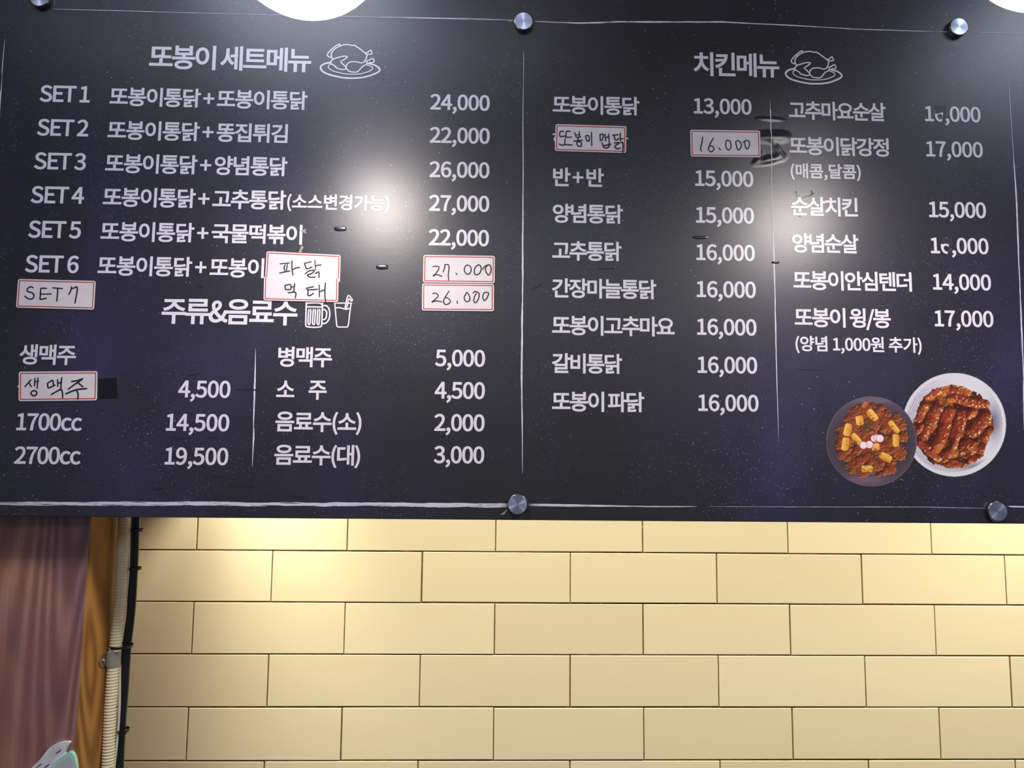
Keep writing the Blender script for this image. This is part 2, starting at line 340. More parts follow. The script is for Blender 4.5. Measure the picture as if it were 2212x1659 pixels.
# lettering outlines (per character: advance | contours as relative points)
GLYPHS = '''&643|245,-12 58,5 52,16 47,25 42,33 56,-35 53,-27 51,-17 23,72 -41,14 -43,22 -46,30 50,76 40,82 31,89 -80,0 -26,-75 -32,-68 -39,-61 -65,59 -60,66 -51,70 57,43 50,46 35,54 14,62 -9,55 -27,43 -43,28 -57,10 -66,-12 -50,-35 -32,-51 -11,-64 5,-52 16,-55 24,-56 -52,-39 -43,-45 -31,-52 -11,-64 7,-53 20,-47 32,-38 42,-29 51,-19|388,113 -42,-30 -44,-19 -47,-7 -54,9 -43,25 -29,41 -11,52 7,39 19,35 28,32 34,30 53,-74 62,-70|233,421 -18,42 -12,41 -4,40 6,39 18,32 27,22 36,8 29,-7 20,-17 12,-25 4,-29 -10,-42 -26,-38 -37,-34
(320|226,-185 53,23 -53,106 -38,112 -22,118 -7,120 7,119 22,118 38,112 53,106 -53,24 -58,-108 -44,-115 -28,-123 -9,-133 9,-134 28,-123 44,-114
)320|94,-185 58,108 44,114 27,123 10,134 -10,133 -27,123 -44,115 -58,108 -54,-24 53,-106 38,-112 23,-118 8,-119 -8,-120 -23,-118 -38,-112 -53,-106
+525|228,110 69,0 0,207 193,0 0,64 -193,0 0,207 -69,0 0,-207 -192,0 0,-64 192,0
,263|71,-180 57,34 44,45 27,55 10,64 -5,42 -14,32 -23,20 -31,7 -25,-4 -21,-12 -14,-19 -5,-25 5,-26 14,-19 20,-12 24,-4 11,1 -7,-40 -19,-35 -30,-30 -39,-23
/371|10,-169 64,0 282,920 -62,0
0525|263,-12 61,10 53,30 43,50 32,70 20,90 6,111 -6,110 -20,89 -32,69 -43,49 -53,30 -61,9 -62,-9 -53,-30 -43,-49 -31,-69 -20,-89 -7,-110 7,-111 20,-90 31,-70 43,-50 53,-30|263,58 -37,7 -32,23 -27,39 -20,56 -12,74 -5,92 5,91 12,74 20,55 27,38 32,23 37,7 37,-7 32,-23 26,-38 20,-55 13,-74 4,-91 -4,-92 -13,-74 -20,-56 -26,-39 -32,-23
1525|83,0 380,0 0,72 -139,0 0,621 -66,0 -40,-20 -47,-16 -57,-13 0,-55 124,0 0,-517 -155,0
2525|42,0 435,0 0,75 -191,0 -37,-1 -39,-3 -38,-3 111,113 86,110 56,106 19,105 -6,58 -19,49 -29,41 -40,30 -50,19 -58,6 -61,-7 -53,-20 -47,-32 -43,-42 50,-49 31,32 34,25 38,17 41,6 56,-10 40,-28 23,-44 8,-55 -19,-93 -58,-104 -99,-117 -141,-133
3525|249,-12 59,6 54,17 45,29 34,39 23,49 8,57 -12,65 -31,52 -47,37 -57,22 0,5 51,25 38,36 25,47 9,58 -7,51 -19,43 -31,34 -41,25 -49,15 -55,5 -57,-6 -50,-17 -45,-26 -41,-33 46,-55 43,35 48,24 53,8 49,-8 37,-22 23,-34 8,-45 -4,-36 -14,-32 -24,-27 -36,-20 -50,-13 -64,-5 0,-66 72,-4 56,-13 40,-21 28,-27 15,-34 5,-40 -10,-53 -29,-41 -45,-26 -57,-8 -54,6 -46,18 -38,25 -33,30 -45,-56 39,-36 49,-30 60,-21
4525|321,0 82,0 0,191 92,0 0,69 -92,0 0,433 -96,0 -288,-445 0,-57 302,0|321,260 -212,0 158,236 55,102 4,0 -5,-125
5525|248,-12 57,7 53,21 47,34 37,46 24,59 9,70 -8,70 -21,55 -33,43 -42,30 -50,17 -55,6 -39,-3 -34,-10 -31,-14 18,200 261,0 0,74 -337,0 -23,-323 47,-30 37,23 36,13 42,5 59,-11 45,-31 29,-49 11,-67 -12,-68 -31,-52 -47,-32 -58,-11 -55,6 -46,17 -37,24 -32,29 -43,-57 39,-33 49,-30 60,-20
6525|285,-12 52,7 47,21 41,34 31,45 21,54 7,64 -6,66 -18,55 -28,42 -39,30 -47,18 -55,6 -55,-10 -54,-28 -48,-45 8,96 19,74 28,54 36,37 41,20 47,6 41,-6 38,-19 31,-28 49,53 -32,29 -37,22 -44,15 -50,5 -65,-9 -61,-28 -52,-48 -41,-71 -27,-96 -10,-122 8,-105 23,-86 35,-66 47,-48 55,-29|136,278 35,41 37,27 35,15 34,5 55,-11 39,-31 23,-48 8,-63 -9,-65 -25,-49 -37,-32 -46,-11 -59,14 -45,43 -30,70
7525|187,0 90,0 8,127 14,114 23,103 36,99 52,97 70,101 0,52 -434,0 0,-74 337,0 -86,-139 -58,-143 -35,-156
8525|265,-12 61,6 52,18 44,27 32,37 20,42 7,48 -9,64 -26,50 -37,39 -44,30 0,5 31,29 30,39 22,47 9,52 -6,51 -17,44 -28,36 -38,28 -46,17 -55,6 -76,-12 -60,-36 -40,-56 -14,-71 7,-51 21,-44 29,-36 36,-29 0,-4 -46,-31 -41,-43 -29,-54 -11,-64 8,-51 21,-44 34,-37 44,-28 54,-18|312,376 -59,26 -50,31 -35,41 -13,54 8,45 23,35 35,23 45,8 49,-9 37,-26 23,-40 8,-48 -8,-50 -24,-46|266,52 -58,10 -46,26 -31,41 -11,51 7,47 20,42 30,37 39,31 70,-30 58,-34 40,-44 15,-60 -10,-47 -27,-37 -42,-24
9525|222,-12 64,9 59,29 51,51 41,74 27,99 10,126 -8,101 -23,82 -36,64 -47,46 -56,27 -64,9 -52,-7 -47,-21 -41,-34 -31,-44 -20,-55 -7,-64 6,-65 17,-55 29,-42 38,-31 46,-18 55,-6 57,10 55,29 47,45 -9,-96 -19,-74 -27,-54 -35,-37 -39,-20 -44,-6 -44,6 -39,18 -34,29 -47,-54 32,-29 38,-22 45,-15|391,420 -35,-43 -37,-28 -37,-17 -35,-5 -54,11 -39,31 -23,48 -8,63 9,65 25,50 37,32 47,11 59,-14 46,-42 30,-68
E557|95,0 410,0 0,75 -323,0 0,252 263,0 0,75 -263,0 0,217 312,0 0,74 -399,0
S563|287,-12 68,7 58,19 46,31 35,40 21,47 8,52 -11,68 -30,51 -46,37 -56,30 -98,42 -41,18 -37,23 -27,32 -11,43 10,42 26,32 41,20 53,7 60,-8 52,-22 46,-35 45,56 -40,35 -49,26 -54,18 -60,6 -60,-6 -53,-18 -43,-27 -34,-37 -21,-44 -7,-51 12,-67 34,-50 45,-36 49,-25 100,-43 46,-22 37,-24 24,-33 9,-45 -10,-46 -28,-36 -46,-23 -62,-8 -53,6 -51,18 -46,27 -41,35 -52,-60 49,-42 58,-33 64,-20
T566|239,0 88,0 0,619 210,0 0,74 -508,0 0,-74 210,0
c482|289,-12 60,8 57,22 50,34 -38,59 -35,-26 -41,-19 -45,-6 -65,14 -50,40 -32,62 -12,80 12,81 34,62 51,41 65,14 37,-6 34,-15 31,-24 43,57 -40,30 -49,22 -60,9 -64,-9 -59,-23 -50,-39 -39,-54 -26,-66 -9,-80 8,-79 24,-66 37,-53 49,-38 57,-24
가870|626,782 0,-855 78,0 0,443 136,0 0,65 -136,0 0,347|92,690 0,-65 314,0 -18,-98 -34,-91 -50,-84 -68,-76 -84,-67 -100,-60 43,-60 125,75 99,88 75,98 51,107 29,114 10,119
간870|632,782 0,-625 79,0 0,300 126,0 0,66 -126,0 0,259|83,716 0,-66 313,0 -17,-72 -35,-66 -52,-60 -67,-53 -82,-45 -95,-36 33,-64 115,46 98,59 79,72 59,84 37,95 12,106|178,220 0,-275 570,0 0,64 -492,0 0,211
갈870|632,782 0,-435 79,0 0,178 126,0 0,66 -126,0 0,191|86,740 0,-64 307,0 -15,-64 -33,-59 -50,-52 -67,-45 -82,-37 -98,-29 30,-65 116,36 99,50 79,63 59,76 37,89 12,101|170,-2 0,-63 571,0 0,63 -494,0 0,97 464,0 0,213 -543,0 0,-63 465,0 0,-89 -463,0
강870|442,260 -79,-5 -68,-15 -55,-25 -42,-32 -26,-41 -8,-48 8,-48 26,-41 42,-33 55,-24 68,-15 79,-5 80,5 68,15 55,24 41,33 26,41 8,48 -8,48 -26,41 -41,32 -55,25 -68,15|442,198 84,-8 63,-20 41,-33 14,-43 -14,-43 -41,-33 -63,-20 -84,-7 -83,7 -63,20 -41,33 -14,43 14,43 41,33 63,20|632,782 0,-512 79,0 0,225 126,0 0,66 -126,0 0,221|85,718 0,-64 309,0 -16,-70 -35,-66 -51,-58 -67,-51 -82,-44 -95,-34 32,-63 116,43 98,57 79,70 58,83 36,93 12,104
경870|473,260 -81,-5 -70,-15 -56,-24 -42,-32 -26,-41 -9,-48 9,-48 26,-40 42,-33 56,-24 70,-15 81,-5 80,5 69,15 57,24 41,33 26,40 9,48 -9,48 -26,41 -41,32 -57,24 -69,15|473,198 84,-7 65,-20 41,-32 15,-44 -15,-43 -41,-32 -65,-20 -84,-7 -86,7 -65,20 -41,32 -14,43 14,44 41,32 65,20|102,718 0,-65 301,0 -17,-71 -34,-64 -51,-58 -66,-51 -81,-43 -95,-34 32,-63 126,49 105,65 82,81 55,97 213,0 0,-115 -223,0 0,-64 223,0 0,-113 79,0 0,512 -79,0 0,-157 -194,0 5,30 4,31 1,33
고870|130,696 0,-64 519,0 0,-20 -1,-110 -8,-127 -23,-150 80,-9 22,156 8,128 1,112 0,84|348,417 0,-305 -301,0 0,-66 773,0 0,66 -395,0 0,305
국870|128,216 0,-64 521,0 0,-226 78,0 0,290 -254,0 0,156 349,0 0,64 -121,0 15,93 5,81 1,69 0,62 -576,0 0,-64 499,0 -1,-68 -6,-80 -16,-93 -575,0 0,-64 347,0 0,-156
김870|669,781 0,-482 79,0 0,482|196,257 0,-318 552,0 0,318|671,195 0,-193 -399,0 0,193|102,726 0,-62 308,0 -16,-70 -35,-63 -52,-57 -69,-49 -84,-41 -97,-32 31,-63 117,41 100,54 80,68 60,80 37,91 12,103
념870|201,240 0,-302 550,0 0,302|673,177 0,-175 -395,0 0,175|98,382 0,-65 64,0 132,2 120,9 119,19 -9,63 -112,-17 -113,-9 -122,-2 0,357 -79,0|432,535 0,-61 240,0 0,-195 79,0 0,503 -79,0 0,-96 -240,0 0,-61 240,0 0,-90
뉴870|146,738 0,-309 583,0 0,64 -505,0 0,245|47,306 0,-64 200,0 0,-316 78,0 0,316 217,0 0,-316 78,0 0,316 200,0 0,64
늘870|46,431 0,-64 776,0 0,64|151,769 0,-255 580,0 0,65 -503,0 0,190|145,0 0,-62 608,0 0,62 -530,0 0,90 500,0 0,201 -580,0 0,-61 503,0 0,-82 -501,0
능870|47,381 0,-64 774,0 0,64|433,241 -85,-5 -72,-13 -58,-23 -43,-30 -26,-39 -9,-46 9,-46 26,-38 43,-30 58,-23 72,-13 85,-5 85,5 72,13 57,23 43,30 26,38 9,46 -9,46 -26,39 -43,30 -57,23 -72,13|433,179 90,-6 67,-18 42,-30 15,-40 -15,-39 -42,-30 -67,-18 -90,-7 -90,7 -67,18 -42,30 -15,39 15,40 42,30 67,18|152,765 0,-285 580,0 0,65 -502,0 0,220
달870|85,733 0,-350 66,0 155,2 127,9 118,19 -9,63 -113,-18 -120,-9 -146,-3 0,223 299,0 0,64|632,782 0,-430 79,0 0,185 126,0 0,65 -126,0 0,180|170,2 0,-64 571,0 0,64 -494,0 0,94 464,0 0,212 -543,0 0,-63 465,0 0,-88 -463,0
닭870|448,285 0,-63 185,0 0,-289 78,0 0,352|85,728 0,-362 66,0 155,2 127,9 118,19 -9,63 -113,-18 -120,-9 -146,-3 0,236 299,0 0,63|632,782 0,-459 79,0 0,193 126,0 0,65 -126,0 0,201|132,285 0,-61 204,0 0,-79 -202,0 0,-207 51,0 119,1 90,5 82,13 -9,60 -73,-12 -81,-5 -102,-2 0,90 200,0 0,197
대870|504,763 0,-792 73,0 0,403 121,0 0,-448 74,0 0,856 -74,0 0,-343 -121,0 0,324|78,678 0,-541 55,0 117,2 101,7 99,17 -8,65 -90,-15 -92,-7 -104,-3 0,411 239,0 0,64
더870|90,701 0,-565 65,0 146,2 124,9 120,18 -10,65 -113,-17 -117,-8 -137,-3 0,433 310,0 0,66|428,472 0,-65 245,0 0,-482 79,0 0,857 -79,0 0,-310
떡870|174,230 0,-65 508,0 0,-240 77,0 0,305|526,562 0,-64 156,0 0,-227 77,0 0,511 -77,0 0,-220|70,717 0,-393 37,0 56,1 65,5 74,12 -9,65 -53,-10 -49,-6 -44,-2 0,263 139,0 0,65|332,717 0,-393 42,0 86,1 74,6 74,12 -9,64 -61,-11 -61,-5 -68,-2 0,263 159,0 0,65
또870|455,701 0,-379 307,0 0,65 -229,0 0,250 220,0 0,64|393,280 0,-180 -346,0 0,-64 775,0 0,64 -351,0 0,180|113,388 0,-66 49,0 84,2 83,7 89,15 -8,65 -75,-13 -72,-8 -71,-2 0,248 211,0 0,65 -290,0
똥870|433,231 -85,-5 -73,-13 -57,-22 -43,-30 -26,-37 -9,-45 9,-45 26,-38 43,-30 57,-21 73,-13 85,-5 85,5 72,13 57,21 43,30 26,38 9,45 -9,45 -26,37 -43,30 -57,22 -72,13|433,169 90,-6 67,-17 42,-28 15,-39 -15,-39 -42,-28 -67,-18 -90,-6 -90,6 -67,18 -42,28 -15,39 15,39 42,28 67,17|47,359 0,-64 775,0 0,64 -349,0 0,101 278,0 0,64 -214,0 0,155 208,0 0,64 -286,0 0,-275 -64,0 0,-109|119,523 0,-63 47,0 87,2 86,6 90,15 -9,64 -76,-14 -74,-7 -72,-3 0,156 209,0 0,64 -288,0
료870|144,322 0,-64 120,0 0,-161 -217,0 0,-65 775,0 0,65 -208,0 0,161 132,0 0,64 -525,0 0,137 505,0 0,259 -584,0 0,-64 507,0 0,-131 -505,0|340,97 0,161 197,0 0,-161
류870|46,272 0,-63 202,0 0,-283 78,0 0,283 216,0 0,-283 78,0 0,283 202,0 0,63|142,424 0,-65 605,0 0,65 -527,0 0,104 508,0 0,221 -589,0 0,-65 510,0 0,-96 -507,0
마870|81,696 0,-552 393,0 0,552|396,633 0,-426 -238,0 0,426|626,782 0,-856 78,0 0,448 140,0 0,67 -140,0 0,341
매870|78,683 0,-527 326,0 0,527|330,620 0,-402 -179,0 0,402|509,764 0,-794 74,0 0,408 116,0 0,-452 75,0 0,856 -75,0 0,-339 -116,0 0,321
맥870|195,225 0,-64 495,0 0,-235 78,0 0,299|85,708 0,-371 330,0 0,371|341,647 0,-249 -182,0 0,249|510,765 0,-487 73,0 0,219 110,0 0,-225 75,0 0,509 -75,0 0,-219 -110,0 0,203
메870|330,620 0,-402 -179,0 0,402|699,782 0,-856 75,0 0,856|528,764 0,-305 -124,0 0,224 -326,0 0,-527 326,0 0,239 124,0 0,-425 75,0 0,794
물870|147,753 0,-260 572,0 0,260|642,691 0,-136 -418,0 0,136|143,-3 0,-61 603,0 0,61 -527,0 0,85 501,0 0,193 -248,0 0,83 348,0 0,64 -773,0 0,-64 346,0 0,-83 -252,0 0,-60 503,0 0,-75 -501,0
반870|82,719 0,-422 396,0 0,422 -77,0 0,-142 -241,0 0,142|160,515 241,0 0,-155 -241,0|632,781 0,-628 79,0 0,305 126,0 0,65 -126,0 0,258|179,214 0,-269 570,0 0,64 -493,0 0,205
변870|167,512 231,0 0,-155 -231,0|672,561 0,-120 -196,0 0,120|89,724 0,-430 387,0 0,82 196,0 0,-228 79,0 0,633 -79,0 0,-156 -196,0 0,99 -78,0 0,-150 -231,0 0,150|201,210 0,-265 569,0 0,64 -490,0 0,201
병870|167,530 231,0 0,-141 -231,0|469,247 -83,-5 -69,-14 -57,-23 -41,-32 -26,-39 -9,-47 9,-47 26,-39 41,-31 57,-23 69,-14 83,-5 82,5 70,14 56,23 42,31 26,39 8,47 -8,47 -26,39 -42,32 -56,23 -70,14|469,185 86,-6 66,-19 41,-31 14,-42 -14,-41 -41,-31 -66,-19 -86,-6 -87,6 -65,19 -41,31 -14,41 14,42 41,31 65,19|476,579 196,0 0,-112 -196,0|672,782 0,-140 -196,0 0,87 -78,0 0,-136 -231,0 0,136 -78,0 0,-402 387,0 0,76 196,0 0,-138 79,0 0,517
볶870|125,215 0,-65 208,0 0,-223 76,0 0,288|450,215 0,-65 201,0 0,-223 78,0 0,288|227,607 414,0 0,-98 -414,0|149,765 0,-320 245,0 0,-90 -347,0 0,-64 773,0 0,64 -347,0 0,90 245,0 0,320 -77,0 0,-98 -414,0 0,98
봉870|433,227 -85,-5 -72,-13 -58,-21 -42,-29 -26,-37 -9,-44 9,-45 26,-37 42,-29 58,-22 72,-12 85,-5 85,5 72,12 57,22 43,29 26,37 9,45 -9,44 -26,37 -43,29 -57,21 -72,13|433,165 89,-5 67,-17 42,-28 15,-37 -15,-38 -42,-28 -67,-17 -89,-6 -90,6 -67,17 -42,28 -15,38 15,37 42,28 67,17|227,603 414,0 0,-96 -414,0|149,759 0,-315 245,0 0,-90 -347,0 0,-65 773,0 0,65 -347,0 0,90 245,0 0,315 -77,0 0,-94 -414,0 0,94
비870|668,782 0,-857 79,0 0,857|95,709 0,-578 403,0 0,578 -77,0 0,-225 -247,0 0,225|174,422 247,0 0,-225 -247,0
살870|256,753 0,-68 -15,-91 -43,-79 -68,-64 -87,-44 38,-63 72,35 61,47 48,59 35,68 34,-60 46,-51 58,-41 67,-30 41,60 -86,41 -66,58 -42,73 -15,83 0,67|632,782 0,-446 79,0 0,194 126,0 0,66 -126,0 0,186|170,-1 0,-63 571,0 0,63 -494,0 0,93 464,0 0,205 -543,0 0,-63 465,0 0,-84 -463,0
생870|487,234 -83,-4 -70,-14 -56,-22 -42,-30 -26,-38 -9,-45 9,-45 26,-37 42,-30 56,-23 70,-13 83,-5 82,5 70,13 57,23 41,30 26,37 9,45 -9,45 -26,38 -41,30 -57,22 -70,14|487,174 86,-6 65,-18 42,-29 14,-40 -14,-39 -42,-29 -65,-18 -86,-6 -87,6 -65,18 -42,29 -14,39 14,40 42,29 65,18|226,728 0,-114 -12,-74 -35,-72 -56,-63 -76,-48 43,-60 58,34 49,44 39,53 29,59 27,-53 38,-46 47,-38 56,-30 42,61 -73,41 -55,55 -34,66 -11,71 0,114|510,765 0,-484 73,0 0,207 110,0 0,-235 75,0 0,528 -75,0 0,-229 -110,0 0,213
세870|699,782 0,-856 75,0 0,856|525,764 0,-288 -141,0 0,-66 141,0 0,-440 73,0 0,794|225,701 0,-163 -13,-110 -37,-103 -58,-89 -79,-67 49,-58 59,46 49,61 40,72 29,82 27,-75 38,-67 47,-56 56,-44 44,60 -74,64 -55,86 -35,98 -11,103 0,160
소870|392,310 0,-208 -345,0 0,-64 775,0 0,64 -352,0 0,208|389,724 0,-65 -12,-69 -35,-64 -52,-57 -64,-48 -73,-35 -75,-21 34,-65 97,31 91,52 76,69 55,85 55,-85 77,-69 91,-52 98,-31 34,65 -76,21 -73,35 -65,48 -52,57 -36,64 -12,69 0,65
수870|393,752 0,-49 -12,-58 -32,-54 -50,-48 -63,-39 -72,-30 -77,-17 31,-64 98,26 90,43 75,59 54,72 54,-72 74,-59 90,-43 98,-26 31,64 -77,18 -72,29 -63,40 -50,47 -33,54 -12,58 0,49|47,301 0,-66 346,0 0,-309 78,0 0,309 349,0 0,66
순870|393,760 0,-42 -11,-56 -33,-51 -49,-46 -61,-38 -71,-29 -74,-18 30,-61 96,25 88,42 73,57 53,70 53,-69 73,-57 88,-42 95,-25 30,62 -74,18 -70,29 -62,38 -49,46 -33,51 -11,54 0,42|46,347 0,-64 355,0 0,-173 77,0 0,173 344,0 0,64|145,192 0,-247 591,0 0,64 -513,0 0,183
스870|47,107 0,-65 775,0 0,65|389,722 0,-65 -12,-71 -35,-66 -52,-59 -64,-49 -72,-37 -75,-22 35,-66 97,34 90,54 76,72 54,86 55,-87 76,-72 90,-53 96,-34 36,66 -76,22 -72,37 -65,49 -52,59 -35,66 -12,71 0,65
심870|669,781 0,-485 79,0 0,485|196,247 0,-309 552,0 0,309|671,183 0,-181 -399,0 0,181|269,748 0,-83 -15,-91 -44,-82 -68,-67 -88,-46 39,-62 71,35 61,49 50,60 35,69 36,-64 49,-56 60,-44 70,-32 38,60 -86,44 -68,63 -44,77 -16,87 0,83
안870|286,721 -61,-7 -54,-20 -45,-32 -34,-42 -22,-51 -8,-58 8,-59 22,-51 34,-42 45,-32 54,-20 61,-7 60,7 54,20 45,32 34,42 22,51 8,59 -8,58 -22,51 -34,42 -45,32 -54,20|286,653 58,-10 47,-30 31,-45 11,-57 -11,-58 -31,-45 -47,-29 -58,-10 -58,10 -47,29 -31,45 -11,58 11,57 31,45 47,30|632,782 0,-630 79,0 0,305 126,0 0,65 -126,0 0,260|179,216 0,-271 570,0 0,64 -493,0 0,207
양870|286,731 -62,-7 -53,-19 -45,-30 -34,-40 -22,-49 -8,-57 8,-56 22,-49 34,-40 45,-30 53,-19 62,-7 61,7 54,19 45,30 34,40 21,49 8,56 -8,57 -21,49 -34,40 -45,30 -54,19|286,665 58,-10 47,-28 31,-43 11,-55 -11,-55 -31,-42 -47,-28 -58,-10 -59,10 -46,28 -31,42 -11,55 11,55 31,43 46,28|439,249 -82,-5 -69,-15 -55,-23 -42,-31 -25,-40 -9,-47 9,-47 25,-39 42,-32 55,-23 69,-14 82,-5 80,5 69,14 55,23 41,32 26,39 8,47 -8,47 -26,40 -41,31 -55,23 -69,15|439,185 85,-6 64,-19 40,-31 14,-41 -14,-41 -40,-30 -64,-19 -85,-7 -86,7 -64,19 -40,30 -15,41 15,41 40,31 64,19|632,782 0,-507 79,0 0,132 124,0 0,65 -124,0 0,117 124,0 0,65 -124,0 0,128
요870|433,666 95,-12 74,-32 49,-49 17,-65 -17,-65 -49,-50 -74,-32 -95,-11 -94,11 -75,32 -48,50 -17,65 17,65 48,49 75,32|433,728 -86,-7 -75,-21 -62,-32 -47,-44 -30,-54 -10,-62 8,-55 23,-48 36,-41 47,-32 0,-231 -190,0 0,-65 775,0 0,65 -190,0 0,232 47,32 35,41 22,47 8,55 -10,62 -30,54 -47,44 -63,32 -75,21|315,101 0,202 37,-8 39,-5 42,-2 42,2 41,5 37,8 0,-202
원870|320,747 -85,-11 -66,-30 -43,-47 -15,-62 15,-61 43,-47 66,-30 85,-10 86,10 66,30 43,47 15,61 -15,62 -43,47 -66,30|320,688 55,-6 43,-19 28,-28 10,-38 -10,-37 -28,-28 -43,-18 -55,-6 -55,6 -43,18 -28,28 -10,37 10,38 28,28 43,19|53,321 236,4 0,-164 79,0 0,169 78,6 77,8 76,11 -5,56 -189,-16 -190,-7 -172,-2|494,276 0,-57 174,0 0,-88 79,0 0,650 -79,0 0,-505|164,195 0,-250 604,0 0,64 -526,0 0,186
윙870|665,781 0,-557 78,0 0,557|326,760 -86,-11 -67,-31 -44,-49 -16,-63 16,-63 44,-48 67,-31 86,-11 86,11 68,31 43,48 16,63 -16,63 -43,49 -68,31|326,701 55,-7 43,-19 28,-30 10,-39 -10,-38 -28,-30 -43,-19 -55,-7 -55,7 -43,19 -28,30 -10,38 10,39 28,30 43,19|463,159 87,-6 65,-17 41,-26 14,-36 -14,-37 -41,-27 -65,-17 -87,-5 -87,5 -64,17 -41,27 -14,37 14,36 41,26 64,17|463,220 -35,0 -33,-3 -31,-3 0,119 83,6 83,9 82,12 -5,56 -191,-19 -191,-8 -174,-1 10,-65 70,1 75,1 79,3 0,-133 -45,-22 -33,-27 -20,-34 -7,-38 8,-43 26,-36 41,-29 56,-21 70,-12 82,-5 83,5 70,12 56,21 42,29 25,36 9,43 -9,43 -25,36 -42,29 -56,21 -70,13
음870|433,763 -86,-5 -74,-15 -59,-23 -45,-32 -27,-40 -10,-48 10,-47 27,-39 45,-32 59,-23 74,-15 86,-4 87,4 73,15 60,23 44,32 27,39 10,47 -10,48 -27,40 -44,32 -60,23 -73,15|433,701 91,-7 70,-20 44,-31 15,-43 -15,-41 -44,-31 -70,-19 -91,-7 -91,7 -70,19 -44,31 -15,41 15,43 44,31 70,20|142,219 0,-281 583,0 0,281|649,156 0,-154 -431,0 0,154|47,367 0,-64 773,0 0,64
이870|668,782 0,-857 79,0 0,857|296,716 -60,-10 -53,-27 -43,-44 -33,-59 -21,-73 -8,-85 8,-86 21,-73 33,-59 43,-44 53,-27 60,-10 60,10 52,27 43,44 33,59 21,73 7,86 -7,85 -21,73 -33,59 -43,44 -52,27|296,646 57,-16 45,-46 28,-72 11,-94 -11,-95 -28,-72 -45,-46 -57,-16 -58,16 -45,46 -29,72 -10,95 10,94 29,72 45,46
장870|439,243 -82,-5 -69,-14 -56,-22 -41,-31 -25,-39 -9,-46 9,-46 25,-39 41,-31 56,-23 69,-14 82,-5 81,5 69,14 55,23 41,31 25,39 8,46 -8,46 -25,39 -41,31 -55,22 -69,14|439,181 85,-7 64,-18 40,-30 14,-40 -14,-40 -40,-30 -64,-19 -85,-6 -86,6 -64,19 -40,30 -15,40 15,40 40,30 64,18|67,718 0,-64 191,0 0,-34 -15,-88 -44,-79 -68,-65 -88,-45 40,-62 72,34 61,48 48,59 35,69 34,-60 47,-52 58,-42 68,-31 37,62 -85,41 -65,59 -42,72 -14,81 0,33 188,0 0,64|632,782 0,-515 79,0 0,232 126,0 0,65 -126,0 0,218
정870|469,246 -83,-5 -69,-14 -57,-23 -41,-32 -26,-39 -9,-47 9,-47 26,-39 41,-31 57,-23 69,-14 83,-5 82,5 70,14 56,23 42,31 26,39 8,47 -8,47 -26,39 -42,32 -56,23 -70,14|469,184 86,-6 66,-19 41,-31 14,-42 -14,-41 -41,-31 -66,-19 -86,-6 -87,6 -65,19 -41,31 -14,41 14,42 41,31 65,19|672,782 0,-222 -168,0 0,-66 168,0 0,-222 79,0 0,510|75,719 0,-64 190,0 0,-29 -16,-89 -44,-81 -68,-67 -87,-47 41,-62 71,36 61,49 48,61 35,70 34,-62 47,-54 57,-44 67,-33 40,63 -84,43 -66,62 -42,74 -15,82 0,28 187,0 0,64
주870|120,728 0,-62 269,0 0,-5 -11,-55 -32,-50 -49,-45 -61,-37 -69,-28 -74,-17 30,-62 97,26 88,42 74,57 51,71 52,-71 73,-57 89,-42 98,-26 29,62 -74,17 -70,28 -61,37 -48,45 -32,50 -12,55 0,5 269,0 0,62|47,295 0,-64 346,0 0,-304 78,0 0,304 349,0 0,64
집870|669,782 0,-463 79,0 0,463|198,277 0,-339 550,0 0,339 -78,0 0,-102 -396,0 0,102|274,113 396,0 0,-111 -396,0|79,725 0,-63 196,0 0,-20 -16,-84 -44,-76 -69,-61 -88,-42 39,-62 72,33 62,46 49,57 36,66 36,-62 49,-53 61,-42 70,-30 39,61 -87,40 -69,58 -44,71 -16,80 0,20 192,0 0,63
추870|47,265 0,-66 347,0 0,-274 78,0 0,274 348,0 0,66|394,782 0,-106 -272,0 0,-63 272,0 -11,-52 -32,-48 -48,-42 -62,-36 -70,-26 -76,-17 29,-62 96,23 88,39 73,52 53,64 52,-64 73,-52 87,-39 96,-23 28,62 -75,17 -70,26 -61,36 -48,42 -32,48 -11,52 272,0 0,63 -273,0 0,106
치870|668,782 0,-856 79,0 0,856|284,766 0,-133 -198,0 0,-63 199,0 0,-65 -17,-110 -47,-101 -70,-83 -88,-59 44,-60 70,44 62,60 49,75 36,84 37,-80 51,-69 61,-57 70,-42 43,60 -89,57 -71,79 -47,97 -17,105 0,65 195,0 0,63 -195,0 0,133
콤870|143,219 0,-281 578,0 0,281|645,157 0,-155 -426,0 0,155|139,753 0,-64 508,0 0,-2 -1,-81 -528,-16 12,-66 512,24 -4,-38 -6,-40 -7,-44 78,-4 16,103 5,87 1,75 0,66|361,483 0,-114 -313,0 0,-64 771,0 0,64 -379,0 0,114
킨870|669,781 0,-621 79,0 0,621|108,717 0,-65 307,0 -5,-36 -8,-34 -11,-34 -326,-14 13,-64 283,21 -47,-58 -64,-51 -80,-45 -99,-38 30,-64 127,52 100,64 76,75 53,86 30,97 10,108|199,204 0,-265 575,0 0,65 -497,0 0,200
텐870|693,781 0,-641 75,0 0,641|528,764 0,-225 -113,0 0,-63 113,0 0,-313 74,0 0,601|214,211 0,-266 579,0 0,64 -501,0 0,202|86,711 0,-429 54,0 121,1 100,7 95,15 -9,63 -87,-14 -91,-6 -107,-2 0,123 213,0 0,61 -213,0 0,117 247,0 0,64
